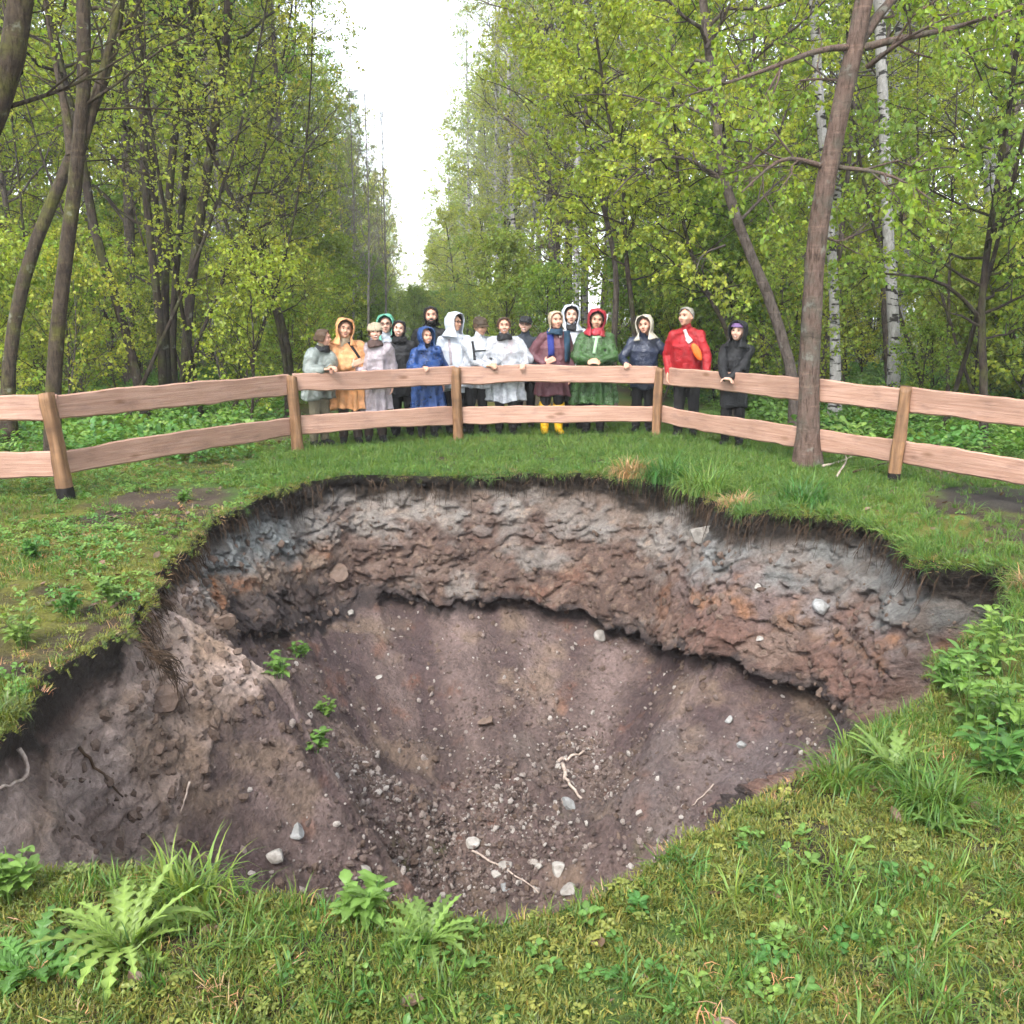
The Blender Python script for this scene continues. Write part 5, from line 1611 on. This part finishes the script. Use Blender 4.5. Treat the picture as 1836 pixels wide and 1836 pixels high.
    # -- upper garment
    def torso(infl, arm_in, hemz, flare_, sleeve=1.0):
        S_ = [ell_(J(0, 0, 1.20), np.array([.160 * wide * width + infl, .108 + infl + chest, .20 + infl * .2]) * k), ell_(J(0, -.01, 1.06), np.array([.150 * wide * width + infl, .112 + infl, .20]) * k),
              cap_(J(-.165, 0, 1.345), J(0, 0, 1.405), (.050 + infl * .45) * k, (.056 + infl * .3) * k), cap_(J(.165, 0, 1.345), J(0, 0, 1.405), (.050 + infl * .45) * k, (.056 + infl * .3) * k), cap_(J(0, .01, 1.38), J(0, .0, 1.475), (.074) * k, (.070) * k)]
        n = 40
        ring = np.linspace(0, 2 * np.pi, n, endpoint=False)
        zs = np.linspace(1.22, hemz, 9)
        rows_ = []
        for j, zz in enumerate(zs):
            t = j / 8
            pl_ = 1 + flare_ * .22 * t * np.sin(ring * 9 + seed + 1.5 * np.sin(ring * 2 + seed))
            rxx = (.160 * wide * width + infl + flare_ * .10 * t) * pl_; ryy = (.112 + infl + flare_ * .09 * t) * pl_
            rows_.append(np.stack([rxx * np.cos(ring), ryy * np.sin(ring) - .01, np.full(n, zz) + (.02 * np.sin(ring * 3 + seed) * t)], 1))
        pv = shear(np.concatenate(rows_) * k)
        ia = np.arange(9 * n).reshape(9, n)
        q1 = np.stack([ia[:-1], ia[1:], np.roll(ia[1:], -1, 1)], -1).reshape(-1, 3); q2 = np.stack([ia[:-1], np.roll(ia[1:], -1, 1), np.roll(ia[:-1], -1, 1)], -1).reshape(-1, 3)
        c0, c1_ = len(pv), len(pv) + 1
        pv = np.vstack([pv, J(0, 0, zs[0]), J(0, 0, zs[-1])])
        t1 = np.array([(c0, ia[0, i], ia[0, (i + 1) % n]) for i in range(n)]); t2 = np.array([(c1_, ia[-1, (i + 1) % n], ia[-1, i]) for i in range(n)])
        S_.append((pv, np.concatenate([q1, q2, t1, t2])))
        for sd in (-1, 1):
            wv = elb[sd] + (wri[sd] - elb[sd]) * sleeve
            S_ += [cap_(shl[sd], elb[sd], (.058 + arm_in) * k, (.050 + arm_in) * k), cap_(elb[sd], wv, (.050 + arm_in) * k, (.036 + arm_in * .8) * k)]
        return S_
    holder = {}
    def garment(name, mat, amp, freq):
        def done(me, v, n_):
            q = v.copy(); q[:, 2] *= .35
            fo = (.45 - np.abs(fbm(q, freq, 2, seed + 11)) * 2.4) * .7 + .5 * fbm(v * (1, 1, 1.6), freq * 1.6, 2, seed + 12)
            v = v + n_ * (amp * fo)[:, None]
            o = finish(me, v, name, mat, root)
            holder[name] = (o, BVHTree.FromPolygons([Vector(a) for a in v.tolist()], [tuple(p.vertices) for p in me.polygons]))
        return done
    if upper == 'jacket':
        remesh_later(torso(.032, .016, hem, flare, .93), .015, 2, garment("jacket", CL[up], .020, 6.5))
    else:
        remesh_later(torso(.020, .006, .82, 0, .95), .018, 1, garment("jacket", CL[inner], .008, 8))
        remesh_later(torso(.048, .040, hem, flare, .80), .016, 2, garment("poncho", CL[up], .030, 5.0))
    # -- head wear, placed in the head's frame
    def on_head(V_):
        return hc + (Rh @ (V_ * kh).T).T
    if hood:
        V_, F_ = shell(np.array([0, .17, .27, .45, .65, .82, 1]), np.array([0, 0, 46, 56, 52, 38, 20]), seed=seed, s=(.98, 1.02, 1.0), fwd=.006, fold=.013)
        sheet_obj("hood", on_head(V_), F_, CL[hood], root)
    if hair:
        if hair == 'grey':
            V_, F_ = shell(np.array([0, .12, .26, .42, .6, 1]), np.array([0, 0, 60, 82, 100, 120]), 0, .62, (.70, .78, .755), fwd=.0, fold=.004, seed=seed)
        else:
            V_, F_ = shell(np.array([0, .14, .24, .42, .62, 1]), np.array([0, 0, 45, 62, 72, 82]), 0, hair_len, (.74, .82, .775), fwd=.0, fold=.006, seed=seed)
        sheet_obj("hair", on_head(V_), F_, HAIRS[hair], root, .014)
    if beard:
        v, f_ = hell((0, -.050, -.075), (.056, .050, .040)); obj("beard", mesh_np("beard", v, f_, [HAIRS['dark']]), root)
        v, f_ = hell((0, -.094, -.040), (.026, .008, .007)); obj("moustache", mesh_np("moustache", v, f_, [HAIRS['dark']]), root)
    if beanie:
        V_, F_ = shell(np.array([0, 1]), np.array([0, 0]), 0, .47, (.80, .88, .86), fwd=0, fold=.006, seed=seed)
        sheet_obj("knit_hat", on_head(V_ + (0, .004, .004)), F_, CL[beanie], root, .014)
    if cap:
        V_, F_ = shell(np.array([0, 1]), np.array([0, 0]), 0, .42, (.76, .85, .78), fwd=0, fold=.002, seed=seed)
        o = sheet_obj("cap", on_head(V_ + (0, .006, .014)), F_, CL[cap], root, .008)
        a = np.linspace(-1.15, 1.15, 13); r = np.linspace(0, 1, 4)
        V_ = np.array([[np.sin(t) * (.080 + .012 * q), -np.cos(t) * .088 - .070 * q * np.cos(t * 1.2), .050 - .014 * q - .02 * (t / 1.15) ** 2] for q in r for t in a])
        ib = np.arange(4 * 13).reshape(4, 13)
        sheet_obj("peak", on_head(V_), np.stack([ib[:-1, :-1], ib[:-1, 1:], ib[1:, 1:], ib[1:, :-1]], -1).reshape(-1, 4), CL[cap], o, .006)
    if glasses:
        gl = []
        for sd in (-1, 1):
            a = np.linspace(0, 2 * np.pi, 15)
            gl.append(np.stack([sd * .031 + .021 * np.cos(a), np.full(15, -.098) + .006 * np.abs(np.cos(a)), .010 + .016 * np.sin(a)], 1))
        V1_, F1_ = tubes(np.array(gl), np.full((2, 15), .0028), 5)
        V2_, F2_ = tubes(np.array([[(sd * .052, -.094, .014), (sd * .072, -.05, .014), (sd * .077, .01, .010)] for sd in (-1, 1)]), np.full((2, 3), .0025), 5)
        obj("glasses", mesh_np("glasses", on_head(np.concatenate([V1_, V2_])), [F1_, F2_ + len(V1_)], [CL['black']]), root)
    if scarf:
        a = np.linspace(0, 2 * np.pi, 28, endpoint=False)
        rings_ = []
        for q, (zz, rr0) in enumerate(((1.405, .100), (1.432, .092), (1.455, .082))):
            rings_.append(np.stack([rr0 * np.cos(a), (rr0 * .92) * np.sin(a) - .008, zz + .012 * np.sin(a * 2 + q + seed)], 1) * k)
        rings_ = [shear(r_q) for r_q in rings_]
        shp = []
        for rg_ in rings_:
            for i in range(0, 28, 1):
                shp.append(cap_(rg_[i], rg_[(i + 1) % 28], .026 * k, .026 * k, 8, 6))
        remesh_later(shp, .013, 2, lambda me, v, n_: finish(me, v + n_ * (.008 * fbm(v, 16, 3, seed + 5))[:, None], "scarf", CL[scarf], root))
    return dict(seed=seed, lean=lean_, root=root, k=k, hc=hc, Rh=Rh, hp=hp, holder=holder, loc=loc, yf=yf, sh=shl, el=elb, wr=wri)

def drape(pd, on, quads_xz, name, mat, lift=.006, thick=.004, side=-1, parent=None):
    """a flat band laid onto the front of a garment: grid of (x,z) in local metres"""
    g = np.asarray(quads_xz, float)
    nu, nv = g.shape[:2]
    bvh = pd['holder'][on][1]
    k = pd['k']
    V_ = np.zeros((nu, nv, 3))
    last = -.15 * k
    sway = .05 * math.sin(pd['seed'] * 2.3)
    for i in range(nu):
        for j in range(nv):
            gx = (g[i, j, 0] + sway * max(0, g[i, j, 1] - .85)) * k
            h = bvh.ray_cast(Vector((gx, side * 1.0, g[i, j, 1] * k)), Vector((0, -side, 0)))
            if h[0] is not None: last = h[0].y
            V_[i, j] = (gx, last + side * lift, g[i, j, 1] * k)
    ib = np.arange(nu * nv).reshape(nu, nv)
    return sheet_obj(name, V_.reshape(-1, 3), np.stack([ib[:-1, :-1], ib[1:, :-1], ib[1:, 1:], ib[:-1, 1:]], -1).reshape(-1, 4), mat, parent or pd['root'], thick)
def band(p0, p1, w, n=10):
    p0, p1 = np.array(p0, float), np.array(p1, float)
    d = norm(p1 - p0); s = np.array([-d[1], d[0]]) * w / 2
    return np.array([[p0 + (p1 - p0) * t - s, p0 + (p1 - p0) * t, p0 + (p1 - p0) * t + s] for t in np.linspace(0, 1, n)])

PD = {}
PD[1] = person(566, 592, .50, "person in profile with brown tied hair in a grey see-through poncho, leftmost", 40, 35, 4, hands=((588, 668, .0, 'rail'), (598, 664, .0, 'rail')), up='greyclear', upper='poncho', hem=.70, flare=.6,
               hair='brown', hair_len=.66, scarf='black', skin_='rosy', legs='khaki', inner='khaki', seed=1)
PD[2] = person(622, 574, .55, "person in a bright orange hooded poncho with a dark strap", 4, 2, 0, hands=((632, 655, .22, 'chest'), None), up='orange', upper='poncho', hem=.50, flare=.7, hood='orange', inner='beige', legs='brownpants', skin_='tan', hair='brown', hair_len=.5, seed=2)
PD[3] = person(668, 580, .48, "smiling person in a beige knit hat and pale lilac see-through poncho", 4, 0, 0, hands=((652, 671, .0, 'rail'), None), up='lilac', upper='poncho', hem=.45, flare=.6, beanie='beige', scarf='brownscarf', inner='lilac', legs='brownpants', hair='brown', hair_len=.6, smile=True, seed=3)
PD[4] = person(690, 567, 1.25, "person in glasses and a mint green hood, half hidden behind others", 0, -4, 0, up='white', hood='mint', glasses=True, hem=.7, skin_='fair', seed=4)
PD[5] = person(719, 577, .95, "smiling dark-haired person in a black jacket", -2, 0, 0, up='black', hair='dark', hair_len=.92, scarf='dark', smile=True, hem=.6, seed=5)
PD[6] = person(768, 552, 1.25, "tall bearded man in black standing at the back of the group", 0, 0, 2, up='black', hair='dark', hair_len=.95, beard=True, skin_='rosy', hem=.7, width=1.15, seed=6)
PD[7] = person(764, 588, .48, "small person in a shiny blue hooded poncho gripping the rail", 6, 16, 0, hands=((762, 664, .0, 'rail'), None), up='blue', upper='poncho', hem=.40, flare=.7, hood='blue', smile=True, skin_='rosy', inner='dark', seed=7)
PD[8] = person(816, 563, .62, "person in glasses and a white hooded raincoat looking right", 10, 38, 2, up='white', hood='white', glasses=True, hem=.62, flare=.3, hair='dark', hair_len=.55, skin_='tan', seed=8, width=1.05)
PD[9] = person(853, 570, .50, "person in a brown peaked cap and clear poncho leaning on the rail", 14, 22, 14, hands=((872, 656, .0, 'rest'), (886, 658, .0, 'rail')), up='clear', upper='poncho', hem=.70, flare=.5, cap='brown', skin_='tan', inner='white', hair='brown', hair_len=.55, seed=9, chest=.03)
PD[10] = person(907, 571, .46, "smiling person with pulled-back hair in a clear poncho with black collar", 2, 0, 0, hands=((884, 660, .0, 'rail'), (938, 660, .0, 'rail')), up='clear', upper='poncho', hem=.50, flare=.7, hair='brown', hair_len=.58, scarf='black', smile=True, skin_='rosy', inner='lilac', seed=10, width=1.1)
PD[11] = person(941, 568, 1.25, "man in a black cap and glasses with a dark navy jacket, at the back", 0, -6, 0, up='darknavy', cap='black', glasses=True, hem=.7, smile=True, hair='grey', seed=11)
PD[12] = person(991, 560, .50, "blond person in a maroon jacket with blue scarf and yellow boots", 8, 14, 2, hands=((976, 652, .20, 'chest'), None), up='maroon', hem=.55, flare=.4, hair='blond', hair_len=.95, scarf='teal', boots='yellow', boot_h=.32, skin_='rosy', seed=12, width=1.08, hooded_top=.01)
PD[13] = person(1029, 550, 1.2, "person in a pale hooded raincoat over black, at the back", 0, 4, 0, up='white', hood='white', hair='dark', hair_len=.8, scarf='black', hem=.7, seed=13)
PD[14] = person(1067, 558, .52, "person in a dark red hood and a wide green poncho", -2, 4, 6, hands=('front', 'front'), up='green', upper='poncho', hem=.42, flare=.8, hood='redhood', skin_='tan', width=1.25, hair='dark', hair_len=.55, seed=14, scarf='redhood')
PD[15] = person(1157, 568, .48, "person in a navy jacket with a cream headscarf, both hands on the rail", -4, -8, 2, hands=((1122, 658, .0, 'rail'), (1198, 664, .0, 'rail')), up='navy', hem=.66, hood='cream', skin_='rosy', seed=15, width=1.12)
PD[16] = person(1237, 553, .52, "grey-haired man in a red jacket looking left, one hand on the rail", -6, -30, 0, hands=(None, (1268, 682, .0, 'rail')), up='red', hem=.72, hair='grey', skin_='rosy', seed=16, width=1.1)
PD[17] = person(1322, 578, .48, "person in a black hooded top with purple headband, rightmost of the group", -10, -6, 0, hands=((1300, 684, .0, 'rest'), (1306, 684, .0, 'rest')), up='black', hem=.55, hood='black', smile=True, seed=17)
flush()

# ---- straps, scarf ends, marks on clothing
drape(PD[2], 'poncho', band((.03, 1.42), (.17, 1.18), .035), "strap", CL['black'])
drape(PD[8], 'jacket', band((-.10, 1.36), (-.09, 1.0), .035), "backpack_strap", CL['lilac'])
for sx in (-.12, .13):
    drape(PD[9], 'poncho', band((sx, 1.38), (sx * 1.05, 1.12), .035), "backpack_strap", CL['black'], .014)
drape(PD[9], 'poncho', band((-.11, 1.24), (.12, 1.25), .02), "chest_strap", CL['black'], .014)
drape(PD[12], 'jacket', band((-.07, 1.44), (-.05, 1.10), .085), "scarf_end", CL['scarfblue'], .012, .012)
drape(PD[12], 'jacket', band((.16, 1.44), (.19, 1.02), .085), "scarf_end", CL['teal'], .012, .012)
drape(PD[12], 'jacket', band((.070, 1.39), (.075, 1.35), .04, 4), "badge", CL['pinkwhite'], .010, .004)
drape(PD[14], 'poncho', band((.02, 1.37), (-.01, 1.13), .045), "chest_mark", CL['paleT'])
drape(PD[14], 'poncho', band((-.045, 1.36), (.085, 1.36), .035), "chest_mark", CL['paleT'], .010)
drape(PD[6], 'jacket', band((.02, 1.42), (.04, 1.10), .09), "shirt_front", CL['teal'])
drape(PD[16], 'jacket', band((-.02, 1.42), (.02, 1.31), .045), "neckerchief", CL['pinkwhite'], .012, .012)
drape(PD[16], 'jacket', band((.02, 1.31), (.065, 1.26), .07, 5), "knot", CL['pinkwhite'], .02, .02)
v, f_ = ell_((0, 0, 0), (.052, .030, .125))
q = rotx(0) @ np.array([[math.cos(.5), 0, math.sin(.5)], [0, 1, 0], [-math.sin(.5), 0, math.cos(.5)]])
pd = PD[16]
c0 = np.array([.135, -.205 - pd['lean'] * .29, 1.14]) * pd['k']
v = v * (1 + .12 * fbm(v, 14, 2, 44))[:, None]
o = obj("bag", mesh_np("bag", (q.T @ (v * pd['k']).T).T, f_, [CL['bag']]), None)
o.location = pd['root'].matrix_basis @ Vector(c0); o.rotation_euler = pd['root'].rotation_euler
tag(o, "bright orange drawstring bag hanging on the red jacket", "bag")
pd = PD[17]
V_, F_ = shell(np.array([0, 1]), np.array([0, 0]), .20, .36, (.80, .86, .86), fwd=0, fold=.002)
sheet_obj("headband", pd['hc'] + (pd['Rh'] @ (V_ * pd['k'] * 1.12).T).T, F_, CL['purple'], pd['root'], .006)
v, f_ = ell_(pd['hp'](0, 0, 0), (.001,) * 3)
pd = PD[1]
v, f_ = ell_(pd['hp'](0, .105, -.02), np.array([.035, .035, .04]) * pd['k'])
obj("hair_bun", mesh_np("hair_bun", v, f_, [HAIRS['brown']]), pd['root'])

# ================================================================ damp air
me = bpy.data.meshes.new("haze")
bm = bmesh.new()
bmesh.ops.create_cube(bm, size=1.0)
bm.to_mesh(me); bm.free()
hz = obj("haze", me, None, (0, 215, 13.5))
hz.scale = (900, 900, 35)
km = bpy.data.materials.new("damp_air"); km.use_nodes = True
nt_ = km.node_tree
nt_.nodes.remove(nt_.nodes["Principled BSDF"])
pv = nt_.nodes.new("ShaderNodeVolumePrincipled")
pv.inputs["Color"].default_value = (.93, .96, 1.0, 1)
pv.inputs["Density"].default_value = .0009
nt_.links.new(pv.outputs[0], nt_.nodes["Material Output"].inputs["Volume"])
me.materials.append(km)
tag(hz, "thin damp haze hanging between the trees", kind="stuff")
scene.cycles.volume_bounces = 0
